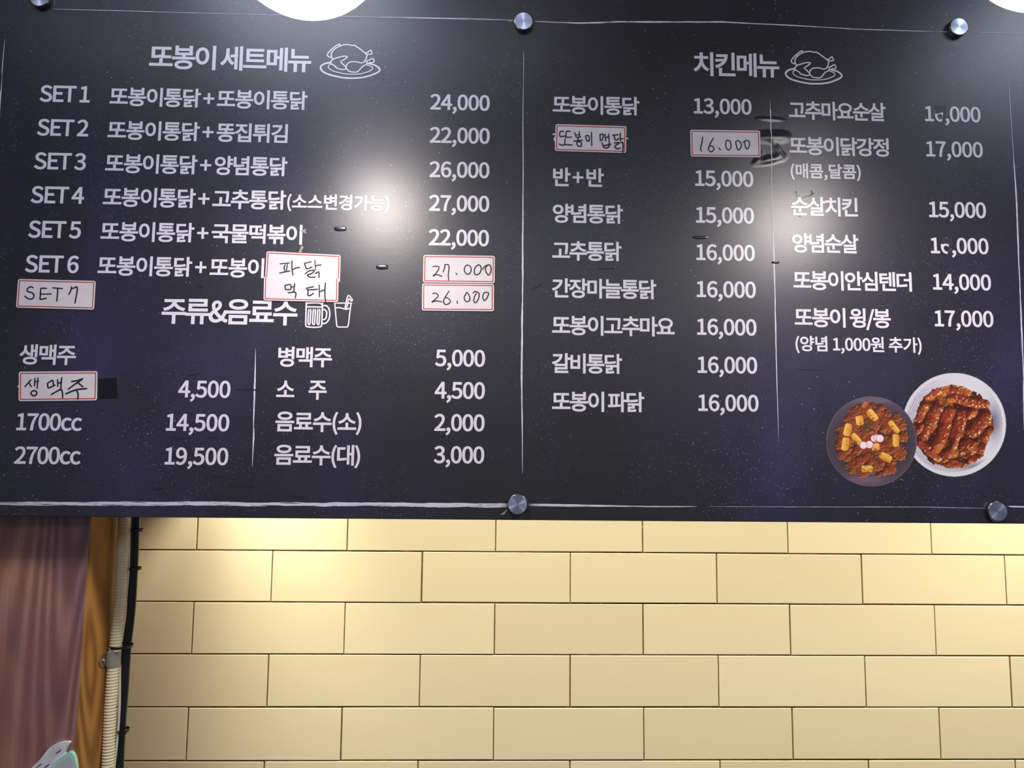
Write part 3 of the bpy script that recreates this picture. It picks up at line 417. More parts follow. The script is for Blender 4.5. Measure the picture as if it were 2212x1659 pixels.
통870|433,202 -125,-9 -92,-26 -57,-43 -19,-59 9,-41 25,-34 42,-27 58,-19 72,-12 87,-4 86,4 72,12 58,19 42,27 25,34 9,41 -19,59 -57,43 -92,26|433,143 91,-5 67,-15 42,-25 14,-33 -14,-33 -42,-25 -67,-14 -91,-5 -92,5 -67,14 -41,25 -15,33 15,33 41,25 67,15|148,757 0,-345 245,0 0,-83 -347,0 0,-63 774,0 0,63 -348,0 0,83 257,0 0,62 -502,0 0,83 474,0 0,59 -474,0 0,79 497,0 0,62
튀870|670,781 0,-855 78,0 0,855|121,729 0,-354 431,0 0,64 -353,0 0,85 329,0 0,58 -329,0 0,84 347,0 0,63|53,223 75,0 80,1 84,3 0,-273 79,0 0,276 81,5 82,9 80,10 -3,60 -194,-17 -194,-7 -180,-1
트870|47,102 0,-65 775,0 0,65|147,708 0,-451 587,0 0,63 -508,0 0,135 480,0 0,63 -480,0 0,126 499,0 0,64
파870|46,138 165,2 183,9 184,21 -5,58 -43,-5 -44,-4 -45,-3 0,410 93,0 0,64 -476,0 0,-64 91,0 0,-421 -112,-1|226,626 140,0 0,-415 -140,-5|626,782 0,-856 78,0 0,448 140,0 0,66 -140,0 0,342
 212|'''

GL = {}
for line in GLYPHS.split('\n'):
    ch, rest = line[0], line[1:].split('|'); cs = []
    for s in rest[1:]:
        if not s: continue
        x = y = 0; pts = []
        for q in s.split(' '):
            dx, dy = q.split(','); x += int(dx); y += int(dy); pts.append((x, y))
        cs.append(pts)
    GL[ch] = (int(rest[0]), cs)
GM = {}
def glyph(ch, bold):
    """flat outline of one character, its edge thickened by narrow strips, as (points, layers, faces)"""
    if (ch, bold) not in GM:
        cu = bpy.data.curves.new('glyph', 'CURVE'); cu.dimensions = '2D'; cu.fill_mode = 'BOTH'
        for c in GL[ch][1]:
            sp = cu.splines.new('POLY'); sp.points.add(len(c)-1)
            for k, (qx, qy) in enumerate(c): sp.points[k].co = (qx/1000, qy/1000, 0, 1)
            sp.use_cyclic_u = True
        o = bpy.data.objects.new('glyph', cu); COL.objects.link(o)
        me = o.to_mesh(); gv = [(v.co.x*1000, v.co.y*1000, 0) for v in me.vertices]; gf = []
        for p in me.polygons:
            f = list(p.vertices); q = [gv[i] for i in f]
            ar = sum(q[i][0]*q[(i+1) % len(q)][1]-q[(i+1) % len(q)][0]*q[i][1] for i in range(len(q)))
            gf.append(f if ar > 0 else f[::-1])
        o.to_mesh_clear(); bpy.data.objects.remove(o); bpy.data.curves.remove(cu)
        w = bold*1000
        for c in GL[ch][1]:
            n = len(c); D = []
            for i in range(n):
                dx, dy = c[(i+1) % n][0]-c[i][0], c[(i+1) % n][1]-c[i][1]; l = math.hypot(dx, dy) or 1; D.append((dx/l, dy/l))
            for i in range(n):
                (ax, ay), (bx, by), d = c[i], c[(i+1) % n], D[i]
                dot0 = D[i-1][0]*d[0]+D[i-1][1]*d[1]; dot1 = D[(i+1) % n][0]*d[0]+D[(i+1) % n][1]*d[1]
                e0 = w*0.98 if dot0 < 0.6 else w*0.12; e1 = w*0.98 if dot1 < 0.6 else w*0.12
                x0, y0, x1, y1 = ax-d[0]*e0, ay-d[1]*e0, bx+d[0]*e1, by+d[1]*e1; nx, ny = -d[1]*w, d[0]*w
                b0 = len(gv); L = 4 if (i == n-1 and n % 3 == 1) else 1+i % 3
                gv += [(x0-nx, y0-ny, L), (x1-nx, y1-ny, L), (x1+nx, y1+ny, L), (x0+nx, y0+ny, L)]; gf.append([b0, b0+1, b0+2, b0+3])
        GM[(ch, bold)] = (gv, gf)
    return GM[(ch, bold)]
def text(s, xl, xr, yc, em=29.0, bold=0.021, y=-0.0004, name='lettering'):
    """ink of the string spans photo columns xl..xr, centred on photo row yc"""
    a, b = at(xl, yc, 0), at(xr, yc, 0)
    zc = at((xl+xr)/2, yc, 0).z; em = em*1e-6; off = bold*em*1000
    lo, hi = [], []; x = 0
    for ch in s:
        adv, cs = GL[ch]; px = [q[0] for c in cs for q in c]
        if px: lo.append(x+min(px)); hi.append(x+max(px)); last = ch
        x += adv
    n = len(s)-1; W = (b.x-a.x-2*off)/em; nat = max(hi)-min(lo); tr = (W-nat)/n if n else 0
    sx, spc, ns = 1.0, 0.0, s.count(' ')
    if tr < -72 and ns:                                  # tight setting: narrower word spaces first
        spc = max(-75.0 if '+' in s else 0.0, (W-nat+72*n)/ns); nat += spc*ns; tr = (W-nat)/n
    if tr < -84: sx = W/(nat-84*n); tr = -84*sx          # then slightly condensed letters
    if not n: sx = W/nat
    ys = [q[1] for ch in s for c in GL[ch][1] for q in c]; ym = (min(ys)+max(ys))/2
    vs, fs = [], []; x = -lo[0]; k = 0
    for ch in s:
        adv, cs = GL[ch]
        if cs:
            gv, gf = glyph(ch, bold); b0 = len(vs); yy = y - (k % 2)*3.2e-5; k += 1
            vs += [((x+q[0])*sx*em + a.x + off - bo.x, yy - q[2]*6e-6, (q[1]-ym)*em + zc - bo.z) for q in gv]
            fs += [tuple(b0+i for i in f) for f in gf]
        x += adv + tr/sx + (spc if ch == ' ' else 0)
    return mesh(name, vs, fs, M['lettering'], board)
T = text
T('또봉이 세트메뉴', 323, 673, 126.5, 37.6)
for i, (xl, xr, yc) in enumerate(((86.8, 194.8, 203.2), (81, 191.8, 276.2), (74.6, 186.4, 348.6), (67.5, 182.3, 421.5), (61.8, 175.6, 496), (55.1, 170.7, 570.6))):
    T('SET %d' % (i+1), xl, xr, yc, 30.5)
for s, xl, xr, yc in (('또봉이통닭 + 또봉이통닭', 237.3, 664.4, 213), ('또봉이통닭 + 똥집튀김', 233, 621.9, 285), ('또봉이통닭 + 양념통닭', 227.9, 621.2, 356.5),
                      ('또봉이통닭 + 고추통닭', 222.8, 618.5, 429), ('또봉이통닭 + 국물떡볶이', 217.8, 653.3, 503.4), ('또봉이통닭 + 또봉이', 211.6, 570.8, 576.6),
                      ('생맥주', 42.7, 164.6, 766.2), ('병맥주', 601, 717.6, 771.2), ('소', 597.4, 636.6, 840), ('주', 666.8, 705.9, 843),
                      ('음료수(소)', 595, 781, 914.1), ('음료수(대)', 592.8, 778.2, 985.6),
                      ('또봉이통닭', 1193.9, 1381, 227.9), ('반 + 반', 1194.6, 1304.3, 382.9), ('양념통닭', 1193.9, 1345.5, 461.9), ('고추통닭', 1193, 1342.4, 542.5),
                      ('간장마늘통닭', 1192.5, 1417.6, 623.9), ('또봉이고추마요', 1192.5, 1457, 704.3), ('갈비통닭', 1192.5, 1343.7, 785.4), ('또봉이 파닭', 1192.5, 1391.7, 867.9),
                      ('고추마요순살', 1703.6, 1912.8, 240.5), ('또봉이닭강정', 1705.4, 1919.5, 316.8), ('순살치킨', 1708.4, 1852.6, 446.8), ('양념순살', 1710.9, 1854.1, 526.1),
                      ('또봉이안심텐더', 1713.4, 1969, 607.3), ('또봉이 윙/봉', 1716.3, 1924.1, 689)):
    T(s, xl, xr, yc, 29.0)
T('(소스변경가능)', 620.5, 841, 439.5, 23.4)
T('(매콤,달콤)', 1707.6, 1858.9, 372.2, 22.8)
T('(양념 1,000원 추가)', 1718.1, 1990.3, 746, 22.8)
T('주류&음료수', 349.6, 643, 673.7, 38.0)
T('치킨메뉴', 1498.4, 1682.7, 140.3, 37.6)
for s, xl, xr, yc in (('24,000', 929.6, 1057.9, 225.4), ('22,000', 928.6, 1057.9, 296.8), ('26,000', 927.9, 1057.2, 370.9), ('27,000', 927.2, 1056.9, 443.6), ('22,000', 926.5, 1056.2, 517.7),
                      ('4,500', 385.1, 497.9, 844.9), ('14,500', 359.2, 495.4, 917), ('19,500', 356.3, 493.2, 989.9), ('1700cc', 36.3, 177.8, 911.7), ('2700cc', 32, 175, 983.9),
                      ('5,000', 940, 1047.8, 777.9), ('4,500', 939, 1047.4, 847.6), ('2,000', 938.3, 1046.7, 917.3), ('3,000', 937.2, 1046, 986.7),
                      ('13,000', 1498.4, 1623.2, 233.9), ('15,000', 1501.7, 1626.9, 389.9), ('15,000', 1503.2, 1628.3, 469.2), ('16,000', 1503.9, 1630.2, 549.8),
                      ('16,000', 1504.8, 1632.4, 629.4), ('16,000', 1505.6, 1633.9, 710.7), ('16,000', 1506.7, 1635.4, 792.7), ('16,000', 1508.1, 1638.3, 874.7),
                      ('16,000', 1997.6, 2117.7, 250.7), ('17,000', 2000.2, 2122.5, 326.7), ('15,000', 2006.5, 2129.4, 457.4), ('16,000', 2010.1, 2134.9, 535.2),
                      ('14,000', 2014.9, 2140.4, 613.6), ('17,000', 2018.6, 2145.5, 692.6)):
    T(s, xl, xr, yc, 29.2)
# stubs of the printed names that the paper labels do not quite cover
PXM = 0.98/F_PX                         # metres on the board per photo pixel
def zoomed(ox, oy, s): return lambda p: xz(ox+p[0]/s, oy+p[1]/s)
def strokes(name, lines, f, width, y, mt, parent, closed=(), k=5, taper=0.12, org=None):
    vs, fs = [], []
    for i, l in enumerate(lines):
        w = width[i] if isinstance(width, (list, tuple)) else width
        pts = [f(p) for p in l]
        pts = smooth_line(pts, k, i in closed)
        ribbon(vs, fs, pts, w*PXM, y-i*1.2e-5, True, taper)
    return mesh(name, [Vector(v)-Vector(org) for v in vs], fs, mt, parent)
f7 = zoomed(1180, 255, 11.642)
strokes('lettering', [[(175, 410), (240, 412)]], f7, 4, -0.0004, M['lettering'], board, org=bo)
strokes('lettering', [[(240, 470), (205, 530), (235, 590)]], f7, 4, -0.0004, M['lettering'], board, org=bo)
strokes('lettering', [[(2000, 515), (2036, 517)]], f7, 4.5, -0.0004, M['lettering'], board, org=bo)
f6 = zoomed(30, 790, 9.217)
strokes('lettering', [[(92, 412), (130, 412)]], f6, 4.5, -0.0004, M['lettering'], board, org=bo)

# roast chicken, mug and cup drawings
CH = [[(490,655),(430,560),(435,440),(520,330),(640,250),(800,190),(940,180),(1040,200),(1085,214),(1150,200),(1225,250),(1300,290),(1325,325),(1375,345),(1450,410),(1560,500),(1575,560),(1550,660),(1510,740),(1410,785),(1300,755),(1180,740),(1050,755),(960,820),(930,920),(960,990),(1050,1060),(1200,1085),(1320,1060),(1420,940),(1500,870),(1590,830),(1585,760)],
      [(1530,450),(1600,430),(1680,365),(1715,400),(1735,480),(1700,500),(1620,500),(1570,500)],
      [(1580,720),(1650,700),(1760,635),(1800,670),(1820,740),(1780,775),(1700,775),(1610,800)],
      [(440,600),(370,590),(300,530),(320,460),(420,340),(560,220),(670,160),(680,190),(660,230)],
      [(420,770),(430,730),(500,660),(640,610),(800,565),(920,565),(945,585),(900,640),(760,730),(750,760),(830,830),(920,920)],
      [(430,740),(440,810),(560,880),(620,950),(700,975),(840,1005),(920,980),(930,940)],
      [(430,820),(360,870),(380,960),(500,1040),(700,1100),(900,1140),(1150,1155),(1400,1140),(1600,1090),(1750,1020),(1785,960),(1740,900),(1600,850)],
      [(410,770),(230,810),(130,880),(110,950),(180,1060),(350,1150),(600,1220),(900,1275),(1200,1285),(1500,1260),(1750,1190),(1950,1100),(2025,1020),(1980,940),(1850,860),(1640,800)]]
CW = [2.9, 2.9, 2.9, 2.9, 2.9, 2.9, 2.3, 4.0]
fc = zoomed(1690, 100, 15.8)
strokes('roast_chicken_drawing', CH, fc, CW, -0.0004, M['lettering'], board, taper=0, org=bo)
a0, a1, b0, b1 = fc((85, 950)), fc((2050, 950)), xz(691.2, 146), xz(822.7, 146)
sc = (b1[0]-b0[0])/(a1[0]-a0[0]); zt = xz(757, 95)[1]; za = fc((940, 150))[1]
strokes('roast_chicken_drawing', CH, lambda p: np.array([b0[0]+(fc(p)[0]-a0[0])*sc, zt+(fc(p)[1]-za)*sc]), CW, -0.0004, M['lettering'], board, taper=0, org=bo)
fm = zoomed(640, 630, 15.8)
slot = lambda cx: [(cx+10, 590), (cx+48, 650), (cx+35, 870), (cx+20, 1090), (cx-15, 1125), (cx-48, 1060), (cx-38, 870), (cx-22, 640)]
MUG = [[(345, 360), (338, 600), (330, 900), (325, 1130), (360, 1195), (480, 1212), (600, 1220), (800, 1205), (865, 1150), (880, 900), (892, 600), (900, 500), (885, 430), (910, 380)],
       [(348, 425), (400, 395), (600, 385), (800, 395), (870, 435), (895, 520)], [(350, 520), (600, 524), (885, 532)], slot(450), slot(605), slot(760),
       [(910, 495), (1000, 475), (1095, 550), (1145, 700), (1130, 900), (1060, 1035), (960, 1090), (885, 1080)], [(910, 622), (980, 622), (1035, 700), (1030, 850), (985, 940), (900, 958)]]
strokes('beer_mug_drawing', MUG, fm, 3.1, -0.0004, M['lettering'], board, closed=(3, 4, 5), taper=0, org=bo)
CUP = [[(1315, 385), (1340, 700), (1380, 1120), (1410, 1195), (1480, 1210), (1600, 1210), (1720, 1210), (1765, 1180), (1790, 1050), (1820, 800), (1850, 560), (1875, 395)],
       [(1300, 392), (1600, 394), (1890, 396)], [(1335, 572), (1450, 545), (1600, 580), (1720, 602), (1845, 562)],
       [(1665, 570), (1700, 390), (1730, 240), (1755, 165), (1785, 135), (1830, 160), (1915, 280), (1880, 330)], [(1722, 570), (1765, 380), (1798, 240), (1880, 328)]]
strokes('cup_drawing', CUP, fm, 2.6, -0.0004, M['lettering'], board, taper=0, k=4, org=bo)

# chalk lines: several dry strands each
def chalk(pts, widths, strands=3, spread=0.5, rough=0.5, gap=0.0):
    P = [xz(*p) for p in pts]; d = np.cumsum([0]+[np.hypot(*(P[i+1]-P[i])) for i in range(len(P)-1)])
    vs, fs = [], []; n = max(8, int(d[-1]/(4.5*PXM)))
    for s in range(strands):
        core = s == 0; run, ws = [], []; drift = 0 if core else random.uniform(-1, 1)*spread; wn = 0.0; life = random.randint(10, 60)
        for i in range(n+1):
            t = d[-1]*i/n; k = min(np.searchsorted(d, t, side='right')-1, len(P)-2); u = (t-d[k])/(d[k+1]-d[k])
            p = P[k]*(1-u)+P[k+1]*u; w = (widths[k]*(1-u)+widths[k+1]*u)*PXM
            dr = (P[k+1]-P[k])/np.hypot(*(P[k+1]-P[k])); nr = np.array([-dr[1], dr[0]])
            drift = max(-spread, min(spread, drift + random.uniform(-1, 1)*0.10*spread)); wn = 0.8*wn+0.45*random.uniform(-1, 1)*rough
            life -= 1
            if not core and life < 0:
                if len(run) > 3: ribbon(vs, fs, run, ws, -0.0003-s*1.2e-5, False, 1.0, 0.1)
                run, ws = [], []
                if life < -random.randint(1, 8): life = random.randint(8, 70); drift = random.uniform(-1, 1)*spread
                continue
            base = (0.55 if core else 0.42) if strands <= 4 else (0.30 if core else 0.17)
            run.append(p + nr*w*(drift*(0.3 if core else 1))); ws.append(w*base*max(0.15, 1+wn))
        if len(run) > 3: ribbon(vs, fs, run, ws, -0.0003-s*1.2e-5, False, 0.8, 0.1)
    bchild('chalk_line', vs, fs, M['chalk'])
chalk([(112, 20), (300, 25), (600, 33), (900, 39), (1109, 44)], [1.2, 1.6, 1.8, 2.6, 3.4], 3)
chalk([(1154, 46), (1250, 49), (1400, 47), (1560, 48), (1700, 55), (1850, 63), (2050, 69)], [3, 4.2, 4.6, 4.4, 3.0, 2.0, 1.8], 3)
chalk([(2094, 69), (2212, 74), (2230, 75)], [1.8, 2, 2], 2)
chalk([(-30, 1087), (60, 1088), (400, 1088), (800, 1090), (1096, 1092)], [5, 8, 9.5, 9.5, 9.5], 13, 0.42, 0.7, 0.04)
chalk([(1141, 1091), (1250, 1092), (1400, 1094), (1505, 1094)], [7, 6, 4, 2], 6, 0.4, 0.5)
chalk([(1530, 1094), (1750, 1095), (2000, 1095), (2134, 1098)], [1.6, 1.6, 1.6, 2.4], 1)
chalk([(2178, 1093), (2230, 1095)], [3.5, 3.5], 3)
chalk([(1131, 108), (1130, 250), (1130, 400), (1129, 560), (1128, 700), (1127.5, 820), (1128, 1022)], [1.4, 1.8, 4, 4.5, 4.5, 3.5, 1.4], 3)
chalk([(552, 752), (551, 820), (548, 920), (545, 1008)], [1.6, 4.5, 4.5, 1.6], 4, 0.55, 0.7)
chalk([(1663, 214), (1667, 400), (1672, 560), (1677, 780), (1682, 958)], [1.6, 2.4, 3.4, 3.2, 1.6], 3)
chalk([(2178, 165), (2186, 300), (2194, 420), (2202, 600), (2210, 800), (2216, 1060)], [1.2, 1.4, 3.6, 4, 3.5, 2], 3)
chalk([(11, 84), (7, 130), (2, 200), (-8, 340), (-40, 800), (-60, 1060)], [1.2, 2, 3.4, 3.4, 3, 2], 3)

# scuffs, old glue and shiny torn corners on the film
def smear(pts, w, mt, rough=0.4, name='scuff_mark'):
    vs, fs = [], []; P = smooth_line([xz(*p) for p in pts], 5)
    ribbon(vs, fs, P, [w*PXM]*len(P), -0.00035, True, 0.9, rough); bchild(name, vs, fs, mt)
for x, y, l, w, a in ((525, 1049, 60, 4, 0.05), (470, 1028, 32, 2.5, 0), (340, 1055, 30, 2.5, -0.1), (640, 1072, 36, 3, 0.05), (535, 841, 56, 4, 0.03), (420, 808, 30, 3, -0.2),
                      (385, 946, 28, 3, 0.05), (460, 944, 24, 3, 0), (290, 621, 14, 3, -1.2), (505, 622, 14, 3, -1.0), (433, 622, 22, 2.4, 1.5), (432, 618, 22, 2.4, 0.1),
                      (955, 579, 50, 3, 0.02), (1310, 580, 40, 3, 0), (1160, 618, 30, 4, -0.5), (1265, 943, 18, 3, 0), (1255, 1033, 18, 3, 0), (1748, 798, 70, 1.2, 0.05)):
    dx, dy = math.cos(a)*l/2, math.sin(a)*l/2
    smear([(x-dx, y-dy), (x, y+1), (x+dx, y+dy)], w, M['scuff'])
for k in range(16):
    x, y = 1708 + random.uniform(0, 50), 414+random.choice((random.uniform(0, 14), random.uniform(20, 52)))
    smear([(x, y), (x+random.uniform(1, 4), y+random.uniform(-3, 3)), (x+random.uniform(3, 7), y+random.uniform(-3, 3))], 1.6, M['scuff'])
for q in ([(650, 499), (660, 494), (662, 506)], [(645, 545), (652, 529), (656, 534), (651, 546)], [(1080, 1112), (1097, 1099), (1089, 1112)], [(1124, 1117), (1134, 1112), (1128, 1116)]):
    vs = [(xz(*p)[0], -0.00055, xz(*p)[1]) for p in q]; bchild('film_tear', vs, [tuple(range(len(vs)))], M['tear_shine'])

# air bubbles under the film
def bubble(cx, cy, w, h, height, name='air_bubble', f=None, n=22):
    vs, fs = [], []
    for j in range(n+1):
        for i in range(n+1):
            u, t = 2*i/n-1, 2*j/n-1
            hh = f(u, t) if f else max(0.0, 1-(abs(u)**2.4+abs(t)**2.4))**0.6
            p = xz(cx+u*w/2, cy+t*h/2); vs.append((p[0], -0.00005-height*hh, p[1]))
    for j in range(n):
        for i in range(n):
            a = j*(n+1)+i; q = (a, a+n+1, a+n+2, a+1)
            if any(vs[k][1] < -0.00006 for k in q): fs.append(q)
    return bchild(name, vs, fs, M['film'], smooth=True)
bubble(735, 494, 27, 11, 0.0010); bubble(826, 577, 27, 11, 0.0010); bubble(1512, 513, 34, 7, 0.0007); bubble(1675, 567, 18, 5, 0.0014)
def crumple(u, t):
    g = lambda a, b, sa, sb, r: math.exp(-(((u-a)*math.cos(r)+(t-b)*math.sin(r))/sa)**2-((-(u-a)*math.sin(r)+(t-b)*math.cos(r))/sb)**2)
    e = max(0, 1-abs(u)**6)*max(0, 1-abs(t)**6)
    h = 0.45*g(0.05, -0.7, 0.55, 0.07, 0.05) + 0.95*g(0.2, -0.12, 0.75, 0.16, 0.0) + 0.85*g(0.0, 0.62, 0.62, 0.13, -0.18) + 0.6*g(0.35, 0.3, 0.3, 0.12, 0.9)
    h += 0.3*g(-0.45, 0.55, 0.3, 0.1, -0.8)
    t_ = max(0, h*e-0.05)
    return t_*t_/(t_+0.12)
CR = (1662, 304, 104, 134, 0.0022)
bubble(*CR, 'film_crease', crumple, 90)
vs, fs = [], []                          # the printed divider runs on over the crease
for k in range(61):
    py = 236 + (372-236)*k/60; px = 1664 + 5*(py-214)/280; p = xz(px, py); yy = -0.0003 - CR[4]*crumple((px-CR[0])*2/CR[2], (py-CR[1])*2/CR[3])
    vs += [(p[0]+0.9*PXM, yy-0.0001, p[1]), (p[0]-0.9*PXM, yy-0.0001, p[1])]
fs = [(2*k, 2*k+1, 2*k+3, 2*k+2) for k in range(60)]; bchild('chalk_line', vs, fs, M['chalk'])
# ------------------------------------------------------------------ the two printed food photographs
def vnoise(X, Y, sc, seed, octs=3):
    out = np.zeros_like(X, float); amp = 1; tot = 0
    rs = np.random.RandomState(seed)
    for o in range(octs):
        g = rs.rand(64, 64); x = X/sc; y = Y/sc
        xi = np.floor(x).astype(int); yi = np.floor(y).astype(int); fx = x-xi; fy = y-yi
        fx = fx*fx*(3-2*fx); fy = fy*fy*(3-2*fy); a = lambda i, j: g[(yi+j) % 64, (xi+i) % 64]
        out += amp*((a(0, 0)*(1-fx)+a(1, 0)*fx)*(1-fy)+(a(0, 1)*(1-fx)+a(1, 1)*fx)*fy); tot += amp; amp *= 0.55; sc /= 2.1
    return out/tot
def capsule(X, Y, cx, cy, L, w, ang):
    c, s = math.cos(rad(ang)), math.sin(rad(ang)); dx, dy = X-cx, Y-cy
    u, v = dx*c+dy*s, -dx*s+dy*c; e = np.maximum(np.abs(u)-max(L-w, 1)/2, 0)
    return np.sqrt(e*e+v*v)/(w/2), u/(L/2), v/(w/2)
def mixc(a, b, t): t = np.clip(t, 0, 1)[..., None]; return a*(1-t)+b*t
C3 = lambda *c: np.array(lin(*c)[:3])
def shade(H, X, Y):
    gy, gx = np.gradient(H); return gx, gy
def picture(name, cx, cy, R, step, paint):
    n = int(2*R/step)+1; xs = cx-R+np.arange(n)*step; ys = cy-R+np.arange(n)*step
    X, Y = np.meshgrid(xs, ys); D = np.hypot(X-cx, Y-cy)/R
    col = paint(X, Y, D); inside = D <= 1.0
    idx = -np.ones((n, n), int); keep = np.zeros((n, n), bool)
    keep[:-1, :-1] = inside[:-1, :-1] & inside[1:, :-1] & inside[:-1, 1:] & inside[1:, 1:]
    use = keep.copy(); use[1:, :-1] |= keep[:-1, :-1]; use[:-1, 1:] |= keep[:-1, :-1]; use[1:, 1:] |= keep[:-1, :-1]
    idx[use] = np.arange(use.sum())
    px = 1750+X[use]/4.740; py = 780+Y[use]/4.740
    d = np.stack([AX_R[k]*(px-1106)/F_PX - AX_U[k]*(py-829.5)/F_PX + AX_F[k] for k in range(3)], 1)
    t = (-CAM.y)/d[:, 1]; P = np.array(CAM)+d*t[:, None]; P -= np.array(bo); P[:, 1] = -0.0003 if 'dark' in name else -0.00025
    jj, ii = np.nonzero(keep)
    F = np.stack([idx[jj, ii], idx[jj+1, ii], idx[jj+1, ii+1], idx[jj, ii+1]], 1)
    me = bpy.data.meshes.new('food_photograph'); me.vertices.add(len(P)); me.vertices.foreach_set('co', P.ravel())
    me.loops.add(F.size); me.loops.foreach_set('vertex_index', F.ravel())
    me.polygons.add(len(F)); me.polygons.foreach_set('loop_start', np.arange(0, F.size, 4)); me.update(calc_edges=True)
    at_ = me.color_attributes.new('Print', 'FLOAT_COLOR', 'POINT'); c4 = np.ones((len(P), 4)); c4[:, :3] = np.clip(col[use], 0, 1)
    at_.data.foreach_set('color', c4.ravel())
    me.materials.append(M['photo']); o = link('food_photograph', me, board); return o
m = M['photo'] = mat('photo_print', rough=0.4, spec=0.5)
an = nd(m, 'ShaderNodeAttribute', attribute_name='Print'); ln(m, an.outputs['Color'], bsdf(m).inputs['Base Color'])

def paint_sauce(X, Y, D):                     # white ridged plate with glazed drumsticks
    a = np.arctan2(Y-652, X-1474)
    base = mixc(C3(206, 204, 212), C3(232, 230, 236), 0.5+0.5*np.sin(a+0.6))
    ridges = (0.5+0.5*np.sin(D*150))*((D > 0.70) & (D < 0.93))*np.clip(np.cos(a-2.9)+0.25, 0, 1)
    base = mixc(base, C3(140, 124, 150), ridges*0.8)
    dark = np.exp(-(((X-1880)/90)**2+((Y-620)/190)**2))
    base = mixc(base, C3(96, 84, 124), dark*0.85*(D < 0.93)); base = mixc(base, C3(90, 76, 104), np.exp(-(((X-1700)/260)**2+((Y-1080)/60)**2))*0.7*(D < 0.9))
    base = mixc(base, C3(80, 70, 90), (D > 0.988)*0.5)
    # food mass
    wob = vnoise(X, Y, 60, 5)*70-35
    mass = (((X-1455)/(405+wob))**2+((Y-668)/(425+wob))**2 < 1) | (capsule(X, Y, 1745, 430, 190, 90, 10)[0] < 1) | (capsule(X, Y, 1220, 925, 330, 80, 40)[0] < 1)
    mass &= ~((((X-1850)/70)**2+((Y-1000)/190)**2) < 1)
    H = np.full(X.shape, -0.4); E = np.zeros(X.shape)
    pcs = [(1130,520,220,110,-62),(1560,250,260,90,22),(1300,300,300,90,-32),(1470,310,330,110,8),(1600,400,420,110,12),(1755,430,150,80,8),(1250,590,330,140,-62),(1180,720,190,100,-66),
           (1400,560,200,120,-60),(1345,760,350,130,-66),(1520,640,330,140,-72),(1480,830,240,70,-70),(1420,960,190,140,-35),(1730,650,330,150,-48),(1820,760,200,120,-50),(1620,890,210,190,20),
           (1790,880,170,130,-40),(1220,915,320,80,40),(1290,880,170,110,-50),(1500,1050,210,100,15),(1680,1000,160,110,20),(1130,690,130,80,-60),(1650,540,150,90,-40)]
    for i, (cx, cy, L, w, an_) in enumerate(pcs):
        nd_ = vnoise(X, Y, 45, 20+i, 2)*0.5-0.25
        d, u, v = capsule(X, Y, cx, cy, L, w, an_); d = d+nd_; h = np.sqrt(np.clip(1-d*d, 0, 1))*(0.7+0.3*((i*37) % 10)/10)
        H = np.where((h > H) & (d < 1), h, H)
    H = H + 0.28*vnoise(X, Y, 26, 77, 3) + 0.10*vnoise(X, Y, 9, 78, 2)
    gx, gy = shade(H, X, Y)
    lit = -(gx*0.75+gy*0.9)*9
    c = mixc(C3(62, 20, 16), C3(142, 50, 26), np.clip(H*1.0-0.02, 0, 1))
    c = mixc(c, C3(186, 88, 38), np.clip(lit*1.2-0.1, 0, 0.75)); c = mixc(c, C3(44, 14, 14), np.clip(-lit*1.3, 0, 0.7))
    warm = vnoise(X, Y, 80, 91, 2); c = mixc(c, C3(206, 120, 52), np.clip((warm-0.52)*5, 0, 1)*np.clip(lit+0.35, 0, 0.8))
    glint = np.clip((vnoise(X, Y, 17, 55, 3)-0.60)*10, 0, 1)*np.clip((lit-0.02)*3.5, 0, 1)*(H > 0.35); c = mixc(c, C3(246, 214, 170), glint)
    return np.where(mass[..., None], c, base)
picture('white plate', 1474, 652, 534, 4.6, paint_sauce)

